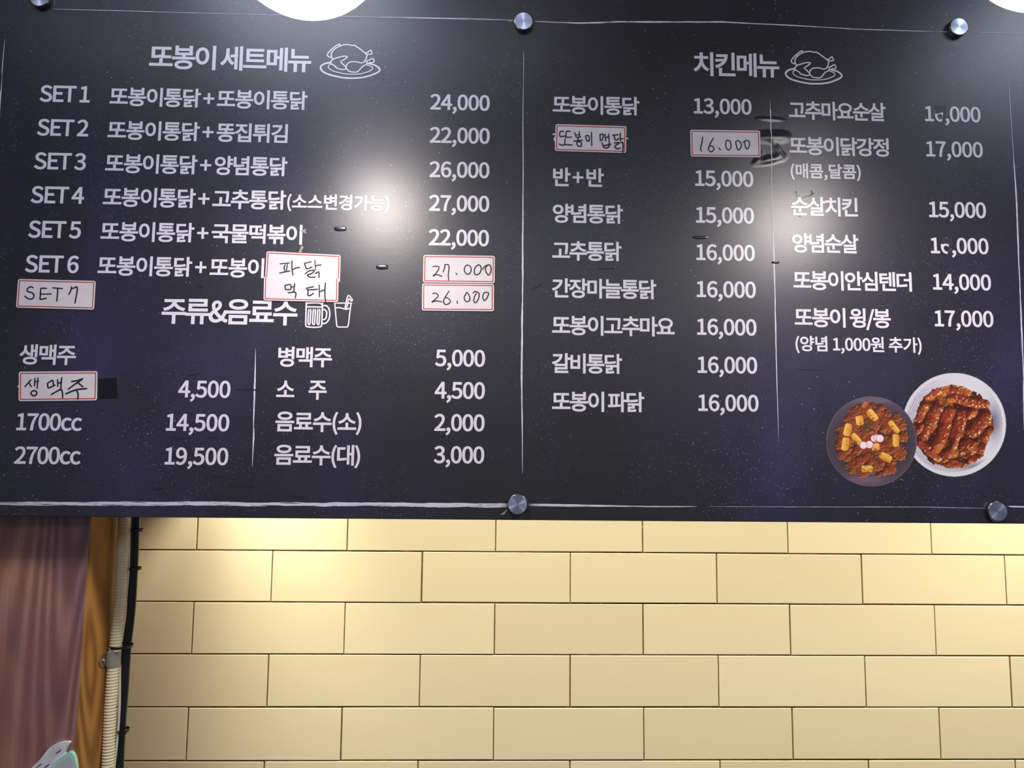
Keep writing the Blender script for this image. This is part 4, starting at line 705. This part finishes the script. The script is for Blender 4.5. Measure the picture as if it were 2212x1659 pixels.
def paint_popcorn(X, Y, D):                   # dark plate with popcorn chicken, rice cakes and radish
    a = np.arctan2(Y-824, X-627)
    base = mixc(C3(52, 44, 52), C3(98, 82, 98), np.clip((D-0.6)*1.9, 0, 1)*(0.55+0.45*np.sin(a*1.0+0.15)*np.sin(a)))
    base = mixc(base, C3(118, 92, 118), np.exp(-(((X-560)/220)**2+((Y-1215)/50)**2))); base = mixc(base, C3(104, 90, 104), np.exp(-(((X-640)/240)**2+((Y-400)/40)**2)))
    base = mixc(base, C3(140, 128, 142), ((D > 0.982) & (D < 0.994))*0.7*(0.5+0.5*np.sin(a*2+1))); base = mixc(base, C3(26, 22, 30), (D > 0.994)*1.0)
    rs = np.random.RandomState(4); H = np.full(X.shape, -1.0); hue = np.zeros(X.shape)
    for i in range(210):
        an_, rr = rs.rand()*6.283, 345*math.sqrt(rs.rand()); cx, cy = 630+rr*math.cos(an_)*0.98, 815+rr*math.sin(an_)*1.05; w = rs.uniform(26, 62)
        d = np.hypot(X-cx, Y-cy)/w + (vnoise(X, Y, 20, 30+i % 9, 2)-0.5)*0.8; h = np.sqrt(np.clip(1-d*d, 0, 1))*rs.uniform(0.55, 1.0)
        k = (d < 1) & (h > H); H = np.where(k, h, H); hue = np.where(k, rs.rand(), hue)
    food = H > -0.5
    H = H + 0.30*vnoise(X, Y, 22, 7, 3)+0.16*vnoise(X, Y, 8, 8, 2); gx, gy = shade(H, X, Y); lit = -(gx*0.6+gy*0.95)*6
    c = mixc(C3(46, 20, 16), C3(138, 62, 32), np.clip(H*0.95-0.05, 0, 1)); c = mixc(c, C3(150, 78, 38), (hue > 0.7)*0.5)
    c = mixc(c, C3(206, 120, 62), np.clip(lit*1.2-0.12, 0, 0.8)); c = mixc(c, C3(34, 14, 14), np.clip(-lit*1.4, 0, 0.75))
    out = np.where(food[..., None], c, base)
    def put(cx, cy, L, w, an_, c0, c1):
        nonlocal out
        d, u, v = capsule(X, Y, cx, cy, L, w, an_); c_, s_ = math.cos(rad(an_)), math.sin(rad(an_))
        dx, dy = X-cx, Y-cy; U, V = dx*c_+dy*s_, -dx*s_+dy*c_
        r = np.maximum(np.abs(U)/(L/2), np.abs(V)/(w/2)); rr = (np.abs(U/(L/2))**5+np.abs(V/(w/2))**5)
        wl = (-s_*0.6+c_*0.95); t = 0.5-0.42*V/(w/2)*np.sign(wl if wl else 1)
        cc = mixc(C3(*c1), C3(*c0), t); cc = mixc(cc, C3(110, 50, 20), (vnoise(X, Y, 16, int(cx) % 50, 2) > 0.74)*0.7)
        out = np.where((rr < 1.45)[..., None], np.where((rr < 1)[..., None], cc, C3(52, 22, 16)), out)
    for q in ((635,555,135,74,48),(507,608,100,80,82),(385,705,132,76,-76),(362,850,138,76,-82),(478,802,150,62,48),(856,676,150,58,52),(878,812,132,66,88),(773,986,130,74,28),(582,1104,118,72,2),(668,880,84,74,-8)):
        put(*q, (252, 200, 92), (206, 126, 44))
    put(562, 450, 80, 50, -48, (206, 116, 56), (140, 66, 34))
    for cx, cy, r in ((655, 792, 38), (688, 786, 40), (714, 792, 42), (605, 855, 42), (545, 862, 41)):
        d = np.hypot(X-cx, Y-cy)/r; cc = mixc(C3(246, 232, 236), C3(236, 204, 214), vnoise(X, Y, 20, 3)); cc = mixc(cc, C3(186, 36, 76), np.clip((d-0.84)*14, 0, 1))
        out = np.where((d < 1)[..., None], cc, out)
    for x0, y0, x1, y1 in ((545,700,570,640),(560,690,610,600),(575,680,645,580),(560,650,556,620),(600,660,640,640),(590,690,655,700),(620,655,650,610),(590,680,660,720),(640,960,668,900),(620,955,670,940),(650,960,690,1030),(670,1000,720,1060),(600,940,650,950)):
        L = math.hypot(x1-x0, y1-y0); d, u, v = capsule(X, Y, (x0+x1)/2, (y0+y1)/2, L+8, 9, math.degrees(math.atan2(y1-y0, x1-x0)))
        out = np.where((d < 1)[..., None], mixc(C3(34, 44, 34), C3(76, 92, 66), np.clip(-v, 0, 1)), out)
    return out
picture('dark plate', 627, 824, 466, 4.4, paint_popcorn)

# ------------------------------------------------------------------ paper labels with handwriting
def poly_inset(c, f):
    return [c[i]+(sum(c)/4-c[i])*0 for i in range(4)]
def label_sheet(zf, corners, inset_px, lines, lab, stroke=3.0, closed=(), y=-0.0008, open_top=False, cut=(1.0, 0.0), wob=0):
    c = [zf(p) for p in corners]                               # TL TR BR BL on the board
    org = Vector(((c[2][0]+c[3][0])/2, 0, (c[2][1]+c[3][1])/2))
    root = empty('paper_label', org); tag(root, lab, 'label', 'handwritten paper labels on the menu board')
    W = np.hypot(*(c[1]-c[0])); Hh = np.hypot(*(c[3]-c[0]))
    def P(u, v): return (c[0]*(1-u)+c[1]*u)*(1-v) + (c[3]*(1-u)+c[2]*u)*v
    def rounded(m, r, n=5, top=True):
        out = []
        for (cu, cv, a0) in ((m+r, m+r, 180), (W-m-r, m+r, 270), (W-m-r, Hh-m-r, 0), (m+r, Hh-m-r, 90)):
            for k in range(n+1):
                a = rad(a0+90*k/n); uu, vv = cu+r*math.cos(a), cv+r*math.sin(a)
                if not top and a0 in (180, 270): uu, vv = ((m if a0 == 180 else W-m), 0)
                out.append(P(uu/W, vv/Hh))
        return out
    R0 = 4.5*PXM; pts = rounded(0, R0, top=not open_top); n = len(pts); vs = []
    for yy in (y-0.00022, y): vs += [(p[0]-org.x, yy, p[1]-org.z) for p in pts]
    fs = [tuple(range(n))]+[(k, n+k, n+(k+1) % n, (k+1) % n) for k in range(n)]+[tuple(range(2*n-1, n-1, -1))]
    mesh('paper', vs, fs, M['paper'], root)
    i0, wd = inset_px*PXM, 2.1*PXM; A = rounded(i0, R0*0.5, top=not open_top); B = rounded(i0+wd, R0*0.3, top=not open_top); vs = [(p[0]-org.x, y-0.00030, p[1]-org.z) for p in A+B]
    rng = range(n) if not open_top else [k for k in range(n) if k != 5]
    fs = [(k, (k+1) % n, n+(k+1) % n, n+k) for k in rng]
    mesh('red_border', vs, fs, M['red'], root)
    strokes('handwriting', lines, zf, stroke, y-0.00036, M['ink'], root, closed, 5, 0.12, org)
    return root
z1 = zoomed(30, 595, 11.642); z2 = zoomed(560, 535, 11.642); z4 = zoomed(900, 540, 11.85); z8 = zoomed(1480, 220, 9.217)
label_sheet(z1, [(118,93),(2070,143),(2025,864),(63,813)], 2.6,
    [[(500,315),(430,290),(350,345),(360,405),(470,440),(520,510),(490,580),(420,600),(340,570),(290,525)],[(690,328),(760,325),(835,330)],[(690,330),(680,470),(670,600)],[(695,475),(955,470)],[(680,605),(750,595),(830,575)],
     [(990,315),(1230,335)],[(1115,330),(1110,480),(1090,650)],[(1395,480),(1440,390),(1465,290)],[(1465,335),(1530,318),(1590,292),(1608,350),(1575,560),(1550,695)]],
    'white red-bordered paper label reading SET 7 in black marker')
label_sheet(z2, [(190,95),(2055,190),(2032,885),(150,795)], 2.6,
    [[(530,410),(770,390)],[(655,430),(630,510),(650,585)],[(715,420),(685,600)],[(515,645),(650,615),(775,590)],[(830,335),(830,540),(855,695)],[(835,560),(940,515),(1020,505)],
     [(1140,400),(1310,360)],[(1145,400),(1175,500),(1225,535),(1335,490)],[(1405,325),(1420,560)],[(1430,470),(1480,445),(1560,445)],
     [(1160,665),(1260,590),(1390,575),(1330,650),(1220,690),(1270,745),(1380,750),(1410,740)],[(1410,655),(1465,628),(1500,615),(1510,680),(1505,765)]],
    'paper label reading 파닭, half covered by the label below it', 2.7)
label_sheet(z2, [(130,735),(2000,787),(1990,1377),(115,1330)], 2.6,
    [[(660,955),(662,1010),(670,1060)],[(660,955),(790,935),(800,1050),(735,1060),(670,1065)],[(805,1000),(870,985)],[(900,910),(885,1020),(875,1120)],[(735,1140),(820,1132),(880,1120),(930,1150),(925,1210),(915,1270)],
     [(1190,1030),(1280,1008),(1370,990)],[(1240,1070),(1350,1062),(1470,1055)],[(1195,1030),(1235,1090),(1230,1190),(1280,1210),(1375,1155)],[(1515,950),(1520,1240)],[(1540,1110),(1600,1085),(1660,1065)],[(1670,895),(1655,1150),(1675,1365)]],
    'cut paper label reading 먹태, above the beer mug drawing', 2.9, y=-0.0013, open_top=True)
label_sheet(z4, [(175,130),(2003,155),(1997,858),(160,835)], 2.6,
    [[(415,430),(540,425),(570,480),(500,600),(425,670),(520,635),(650,680)],[(725,375),(720,450),(680,570)],[(725,382),(820,390),(822,560),(812,640),(820,775)],[(1005,600),(1035,630)],
     [(1300,390),(1235,440),(1225,540),(1280,620),(1350,610),(1395,530),(1380,440)],[(1570,390),(1490,470),(1480,600),(1540,640),(1620,590),(1655,480),(1620,400)],
     [(1690,500),(1740,430),(1850,385),(1900,440),(1900,560),(1840,650),(1780,570),(1760,480),(1800,410)]],
    'red-bordered paper label reading 27.000, upper of the touching pair', 2.7, closed=(4, 5))
label_sheet(z4, [(143,857),(1980,874),(1977,1573),(135,1553)], 2.6,
    [[(415,1130),(470,1105),(545,1150),(530,1220),(390,1340),(500,1305),(650,1335)],[(830,1055),(740,1200),(690,1300),(720,1390),(800,1390),(865,1330),(820,1250),(740,1215)],[(1035,1310),(1045,1370)],
     [(1250,1150),(1222,1200),(1225,1270),(1280,1330),(1350,1300),(1360,1210),(1290,1090)],[(1440,1110),(1500,1065),(1590,1110),(1590,1230),(1520,1350),(1465,1310),(1480,1200),(1535,1110)],
     [(1710,1130),(1760,1090),(1840,1110),(1800,1230),(1730,1300),(1695,1220)]],
    'red-bordered paper label reading 26.000, lower of the touching pair', 2.6, closed=(3, 5), y=-0.0008)
label_sheet(f6, [(108,120),(1673,110),(1661,692),(102,708)], 2.8,
    [[(350,285),(290,350),(235,415)],[(315,345),(355,415)],[(430,255),(420,400)],[(430,325),(500,310)],[(490,245),(475,450)],[(400,500),(350,545),(400,600),(460,575),(460,515)],
     [(680,345),(690,430),(720,445)],[(690,345),(780,295),(800,390)],[(720,440),(770,415),(830,388)],[(880,280),(885,410)],[(890,345),(960,340)],[(965,240),(950,350),(948,470)],[(755,575),(850,520),(950,475),(980,560),(980,640)],
     [(1160,315),(1260,300),(1380,262)],[(1375,270),(1240,360),(1095,465)],[(1290,340),(1385,420)],[(1045,560),(1250,480),(1460,455)],[(1265,500),(1290,560),(1285,665)]],
    'paper label reading 생맥주 in marker, beside a black tape square', 3.2, closed=(5,))
label_sheet(f7, [(233,160),(2014,213),(2005,887),(213,835)], 2.6,
    [[(440,345),(350,352),(345,470),(470,460)],[(605,345),(505,348),(495,490)],[(480,492),(635,488)],[(470,525),(460,670)],[(320,660),(400,690),(500,675),(650,690)],
     [(710,375),(750,490)],[(825,345),(840,480)],[(740,440),(830,425)],[(755,495),(860,480)],[(800,500),(800,570)],[(690,590),(800,575),(900,570)],[(820,600),(760,640),(800,710),(870,715),(885,640)],
     [(1040,445),(990,470),(1010,560),(1065,590),(1080,500)],[(1135,370),(1140,705)],[(1345,420),(1355,560)],[(1345,420),(1430,425),(1400,560),(1345,565)],[(1475,420),(1495,585)],[(1490,500),(1560,480)],[(1565,410),(1580,650)],
     [(1400,630),(1430,735)],[(1580,650),(1570,730),(1500,765),(1440,740)],[(1430,700),(1520,690),(1620,665)],
     [(1660,440),(1800,430)],[(1700,440),(1720,540),(1760,560),(1820,520)],[(1855,395),(1860,590)],[(1865,540),(1925,525)],[(1710,635),(1830,630),(1720,720),(1780,780),(1860,762)],[(1870,632),(1925,640),(1920,870)]],
    'narrow-margined paper label reading 또봉이 맵닭 in cramped marker', 3.0, closed=(11, 12))
label_sheet(z8, [(93,560),(1487,580),(1499,1112),(107,1095)], 2.8,
    [[(345,710),(330,820),(302,930),(320,985)],[(560,730),(505,820),(465,920),(470,975),(520,1000),(570,950),(540,890),(490,890)],[(665,925),(700,965)],
     [(830,770),(802,840),(820,930),(865,965),(910,900),(890,800)],[(1005,800),(1060,785),(1110,840),(1100,920),(1050,965),(1018,890)],[(1150,815),(1220,772),(1275,820),(1260,910),(1220,945),(1190,880),(1180,800)]],
    'paper label reading 16.000, beside the creased film', 2.9, closed=(3, 4))

# ------------------------------------------------------------------ tape
def patch(zf, pts, mt, lab, y=-0.0006, name='tape_patch'):
    q = [zf(p) for p in pts]; org = Vector((sum(p[0] for p in q)/len(q), 0, min(p[1] for p in q))); n = len(q)
    if sum(q[i][0]*q[(i+1) % n][1]-q[(i+1) % n][0]*q[i][1] for i in range(n)) < 0: q = q[::-1]
    vs = [(p[0]-org.x, yy, p[1]-org.z) for yy in (y-0.00012, y) for p in q]
    fs = [tuple(range(n)), tuple(range(2*n-1, n-1, -1))]+[(k, n+k, n+(k+1) % n, (k+1) % n) for k in range(n)]
    o = mesh(name, vs, fs, mt, None, org); tag(o, lab, 'tape'); return o
patch(f6, [(1690,262),(2050,238),(2062,640),(1700,655)], M['tape'], 'matt black tape square right of the 생맥주 paper label')
zt_ = zoomed(1980, 500, 13.01)
patch(zt_, [(725,180),(985,180),(975,420),(935,605),(868,612),(856,545),(885,450),(900,362),(800,340),(735,356),(670,352),(690,250)], M['matching_tape'], 'dark tape scrap over the 6 of the lower altered 16,000')
zt2 = lambda p: xz(1980+p[0]/13.01-12.6, 500+p[1]/13.01-284.6)
patch(zt2, [(725,170),(985,170),(975,420),(935,605),(880,612),(880,545),(895,450),(915,345),(800,380),(735,396),(670,402),(690,250)], M['matching_tape'], 'dark tape scrap over the 6 of the upper altered 16,000')

# ------------------------------------------------------------------ steel stand-off fixings
def standoff_meshes():
    R = 0.0128
    face = [(0.0, -0.0072), (0.0006, -0.0072), (R*0.5, -0.0072), (R-0.0012, -0.0072), (R-0.0010, -0.0068)]
    rim = [(R-0.0010, -0.0071), (R-0.0004, -0.0070), (R, -0.0063), (R, -0.0006), (R-0.0006, 0.0)]
    bar = [(0.0095, 0.0), (0.0095, 0.036)]
    out = []
    for nme, prof, mt in (('cap_face', face, M['steel']), ('cap_rim', rim, M['steel_side']), ('barrel', bar, M['steel_side'])):
        vs, fs = lathe(prof, 96, 'Y'); me = bpy.data.meshes.new(nme); me.from_pydata([tuple(v) for v in vs], [], fs); me.update()
        for p_ in me.polygons: p_.use_smooth = nme != 'cap_face'
        me.materials.append(mt); out.append((nme, me))
    return out
SM = standoff_meshes()
for (px, py, lab) in ((85, -6, 'steel disc fixing at the top-left corner of the menu board'), (1131, 45, 'steel disc fixing at the top middle of the menu board'),
                      (2072, 57, 'steel disc fixing at the top-right corner of the menu board'), (1118, 1090, 'steel disc fixing at the bottom middle of the menu board'),
                      (2156, 1105, 'steel disc fixing at the bottom-right corner of the menu board')):
    p = at(px, py, -0.007); so = empty('standoff_fixing', (p.x, 0, p.z)); tag(so, lab, 'fixing', 'steel stand-off fixings of the menu board')
    for nme, me in SM:
        if nme == 'barrel':
            me_ = me
            o = link(nme, me_, so); o.location = (0, BT, 0); o.scale = (1, (PY0-BT+ (0.0 if p.z > 1.56 else 0.0))/0.036, 1)
        else: link(nme, me, so)

# ------------------------------------------------------------------ pendant lamps
for i, (lx, ly, LAMP_Z) in enumerate(LAMPS):
    root = empty('pendant_lamp', (lx, ly, 2.46))
    tag(root, ('glowing pendant lamp hanging over the heading of the left half of the menu',
               'glowing pendant lamp at the top-right corner of the picture')[i], 'lamp', 'pendant lamps in front of the menu board')
    R, zc = (0.0815, 0.0770)[i], LAMP_Z-2.46
    prof = [(0.0004, zc-R)]+[(R*math.cos(rad(a)), zc+R*math.sin(rad(a))) for a in range(-84, 31, 6)]+[(0.045, zc+0.062)]
    vs, fs = lathe(prof, 48); mesh('bulb', vs, fs, M['bulb'], root, None, True)
    prof = [(0.046, zc+0.050), (0.052, zc+0.060), (0.050, zc+0.085), (0.034, zc+0.125), (0.016, zc+0.150), (0.012, zc+0.185), (0.003, zc+0.190), (0.003, 0.0)]
    vs, fs = lathe(prof[:7], 40); mesh('shade', vs, fs, M['shade'], root, None, True)
    vs, fs = lathe([(0.003, zc+0.188), (0.003, -0.02)], 10); mesh('cord', vs, fs, M['black_plastic'], root, None, True)
    vs, fs = lathe([(0.003, -0.026), (0.030, -0.022), (0.045, -0.006), (0.046, -0.0005)], 32); mesh('ceiling_rose', vs, fs, M['shade'], root, None, True)

# ------------------------------------------------------------------ corrugated conduit, cables, clamp and ties on the post
CY = 0.1040
def col_path(pts, y, z0=None):
    P = [at(px, py, y) for px, py in pts]; return P
cp = [at(px, py, CY) for px, py in ((268, 1130), (260, 1289), (251, 1380), (245, 1429), (238, 1533), (233, 1655))]
zs = [p.z for p in cp]; xs_ = [p.x for p in cp]
def cx_at(z): return float(np.interp(z, zs[::-1], xs_[::-1]))
z0c, z1c, pitch = 0.86, 1.60, 0.0040; vs, fs = [], []; nseg = 18; n = int((z1c-z0c)/pitch*4)
for i in range(n+1):
    z = z0c + (z1c-z0c)*i/n; r = 0.0083 - 0.0013*(0.5+0.5*math.cos(math.pi*2*i/4))
    for k in range(nseg):
        a = 2*math.pi*k/nseg; vs.append((cx_at(z)+r*math.cos(a), CY+r*math.sin(a), z))
for i in range(n):
    for k in range(nseg):
        a, b = i*nseg+k, i*nseg+(k+1) % nseg; fs.append((a, b, b+nseg, a+nseg))
org = Vector((cx_at(z0c), CY, z0c))
o = mesh('conduit', [Vector(v)-org for v in vs], fs, M['conduit'], None, org, True); tag(o, 'cream corrugated plastic conduit running up the side of the wood post', 'conduit')
def cable(name, pts, y, r, mt, lab, group=None, n=10):
    P = [at(px, py, y) for px, py in pts]; Q = smooth_line([np.array(p) for p in P], 6)
    top = Q[0]+np.array([(Q[0]-Q[6])[0]*0.3, 0, 0.14]); bot = Q[-1]+np.array([(Q[-1]-Q[-7])[0]*0.8, 0, -0.16]); Q = [top]+Q+[bot]
    org = Vector(Q[-1]); vs, fs = tube([Vector(q)-org for q in Q], r, n)
    o = mesh(name, vs, fs, mt, None, org, True); tag(o, lab, 'cable', group); return o
cable('cable', [(281, 1125), (277, 1240), (266, 1350), (259.5, 1400), (259, 1450), (258, 1530), (253, 1600), (247, 1655)], CY+0.004, 0.0016, M['white_plastic'], 'thin white cable squeezed between the cream conduit and the black cables')
cable('cable', [(287, 1125), (283, 1240), (280, 1320), (270, 1400), (266, 1480), (258, 1570), (252, 1655)], CY+0.010, 0.0038, M['black_plastic'], 'black cable beside the thin white one, left of the black pair', 'black cables beside the conduit')
cable('cable', [(296, 1125), (291, 1240), (286, 1320), (277, 1400), (272, 1480), (265, 1570), (261, 1655)], CY+0.012, 0.0041, M['black_plastic'], 'black cable nearest the tiles, right of the black pair', 'black cables beside the conduit')
# saddle clamp screwed to the post
cl0 = at(245, 1422, CY); root = empty('conduit_clamp', (cl0.x, CY, cl0.z-0.009)); tag(root, 'metal saddle clamp holding the cream conduit to the wood post', 'clamp')
vs, fs = [], []; nn = 32
for zz in (0.0, 0.019):
    for rr in (0.0089, 0.0096):
        for k in range(nn+1):
            a = math.pi*2*k/nn; vs.append((rr*math.cos(a), rr*math.sin(a), zz))
L_ = nn+1
for k in range(nn):
    fs += [(L_+k, L_+k+1, 3*L_+k+1, 3*L_+k), (k, 2*L_+k, 2*L_+k+1, k+1), (k, k+1, L_+k+1, L_+k), (2*L_+k, 3*L_+k, 3*L_+k+1, 2*L_+k+1)]
mesh('band', vs, fs, M['clamp_band'], root, None, False)
tx = XP - cl0.x
tb = bmesh.new(); bmesh.ops.create_cone(tb, cap_ends=True, segments=20, radius1=0.0085, radius2=0.0085, depth=0.0014)
for v_ in tb.verts: v_.co = Vector((v_.co.z, v_.co.x*1.7, v_.co.y))
bm_obj('tab', tb, M['zinc'], root, (tx+0.0009, 0.092-CY, 0.0095))
sb = bmesh.new(); bmesh.ops.create_uvsphere(sb, u_segments=16, v_segments=8, radius=0.0036)
for v_ in sb.verts: v_.co = Vector((v_.co.x*0.55, v_.co.y, v_.co.z))
bm_obj('screw', sb, M['zinc'], root, (tx+0.0018, 0.089-CY, 0.0095), True)
# black ties
def tie(pl, pr, y0, y1, py, lab, tail=None):
    a, b = at(pl, py, CY), at(pr, py, CY); zz = a.z; cxx, rx = (a.x+b.x)/2, (b.x-a.x)/2; cyy, ry = (y0+y1)/2, (y1-y0)/2
    root = empty('cable_tie', (cxx, cyy, zz)); tag(root, lab, 'cable tie', 'black ties on the cables beside the conduit')
    vs, fs = [], []; n = 24
    for zq in (-0.0017, 0.0017):
        for rr in (0.0, 0.0009):
            for k in range(n):
                t = 2*math.pi*k/n; vs.append(((rx+rr)*math.cos(t), (ry+rr)*math.sin(t), zq))
    for k in range(n):
        q = (k+1) % n
        fs += [(n+k, n+q, 3*n+q, 3*n+k), (k, 2*n+k, 2*n+q, q), (k, q, n+q, n+k), (2*n+k, 3*n+k, 3*n+q, 2*n+q)]
    mesh('strap', vs, fs, M['black_plastic'], root)
    if tail:
        tp = at(tail[0], tail[1], cyy); v_, f_ = tube([Vector((rx, 0, 0)), Vector(((tp.x-cxx+rx)/2, 0, (tp.z-zz)*0.5+0.0005)), Vector((tp.x-cxx, 0, tp.z-zz))], [0.0018, 0.0015, 0.0022], 8)
        mesh('tail', v_, f_, M['black_plastic'], root)
    return root
tie(280, 301, CY+0.001, CY+0.020, 1146, 'topmost black cable tie, its knob against the top tile row', (305, 1147))
tie(273, 296, CY+0.001, CY+0.020, 1230, 'black cable tie on the cables, second below the menu board')
tie(237, 281, CY-0.0105, CY+0.020, 1397, 'black tie wrapped around conduit and cables above the metal clamp')
tie(248, 269, CY+0.001, CY+0.020, 1583, 'lowest black cable tie, its short tail against the tiles', (270, 1584))

# ------------------------------------------------------------------ painted leaf-shaped cut-out on the plywood
zl = lambda p: (lambda q: np.array([q.x, q.z]))(at(40+p[0]/15.8, 1590+p[1]/15.8, PY0-0.005))
LW = [(1740,240),(1690,203),(1500,210),(1300,262),(1100,370),(900,580),(700,840),(440,1085),(250,1300),(120,1600),(150,1900),(420,2100),(800,2150),(1100,1900),(1300,1500),(1500,1000),(1590,700),(1570,580),(1640,430),(1700,310)]
LT = [(1600,615),(1690,560),(1780,535),(1850,580),(1910,690),(1955,850),(1985,1060),(1990,1300),(1950,1600),(1850,1900),(1600,2150),(1250,2300),(900,2250),(750,2000),(800,1600),(950,1250),(1150,1000),(1380,780)]
cen = zl((1200, 2100)); org = Vector((cen[0], PY0, cen[1])); root = empty('leaf_cutout', org)
tag(root, 'white and mint painted leaf-shaped cut-out on the dark wood, bottom-left corner', 'wall decoration')
def slab(name, pts, y0, y1, mt, parent, scale=1.0):
    q = smooth_line([zl(p) for p in pts], 4, True)[:-1]
    if sum(q[i][0]*q[(i+1) % len(q)][1]-q[(i+1) % len(q)][0]*q[i][1] for i in range(len(q))) < 0: q = q[::-1]
    if scale != 1.0:
        c = sum(q)/len(q); q = [c+(p-c)*scale for p in q]
    bm = bmesh.new(); f = bm.faces.new([bm.verts.new((p[0]-org.x, y0-org.y, p[1]-org.z)) for p in q])
    r = bmesh.ops.extrude_face_region(bm, geom=[f]); bmesh.ops.translate(bm, vec=(0, y1-y0, 0), verts=[v for v in r['geom'] if isinstance(v, bmesh.types.BMVert)])
    bmesh.ops.triangulate(bm, faces=[x for x in bm.faces if len(x.verts) > 4]); bmesh.ops.recalc_face_normals(bm, faces=bm.faces[:])
    return bm_obj(name, bm, mt, parent)
m = M['leaf_white'] = mat('painted_white', rough=0.45)
ln(m, ramp(m, [(0.3, lin(206, 198, 208)), (0.5, lin(240, 234, 232)), (0.7, lin(250, 244, 236))], noise(m, coords(m, (1, 1, 1)), 26, 3, 0.6, 0.5)).outputs[0], bsdf(m).inputs['Base Color'])
m = M['leaf_mint'] = mat('painted_mint', lin(170, 226, 206), 0.45)
m = M['leaf_grey'] = mat('painted_grey', lin(196, 194, 196), 0.45)
w_ = slab('white_leaf', LW, PY0-0.0046, PY0-0.0002, M['leaf_white'], root)
slab('mint_leaf', LT, PY0-0.0062, PY0-0.0003, M['leaf_mint'], root)
LG = [(1640,750),(1740,690),(1800,690),(1850,800),(1880,1000),(1890,1300),(1840,1600),(1740,1850),(1530,2060),(1230,2180),(950,2130),(870,1950),(910,1620),(1040,1330),(1220,1100),(1430,900)]
slab('grey_centre', LG, PY0-0.0066, PY0-0.0060, M['leaf_grey'], root)
vs, fs = [], []
for l in ([(1265,605),(1370,535),(1465,455)],[(590,1090),(700,1010),(795,940)],[(865,1090),(970,1020),(1060,950)],[(1660,300),(1630,350)],[(350,1500),(500,1330),(640,1200)]):
    ribbon(vs, fs, smooth_line([zl(p) for p in l], 4), 0.0011, PY0-0.0049, True, 0.7)
mesh('vein', [Vector(v)-org for v in vs], fs, M['ink'], root)
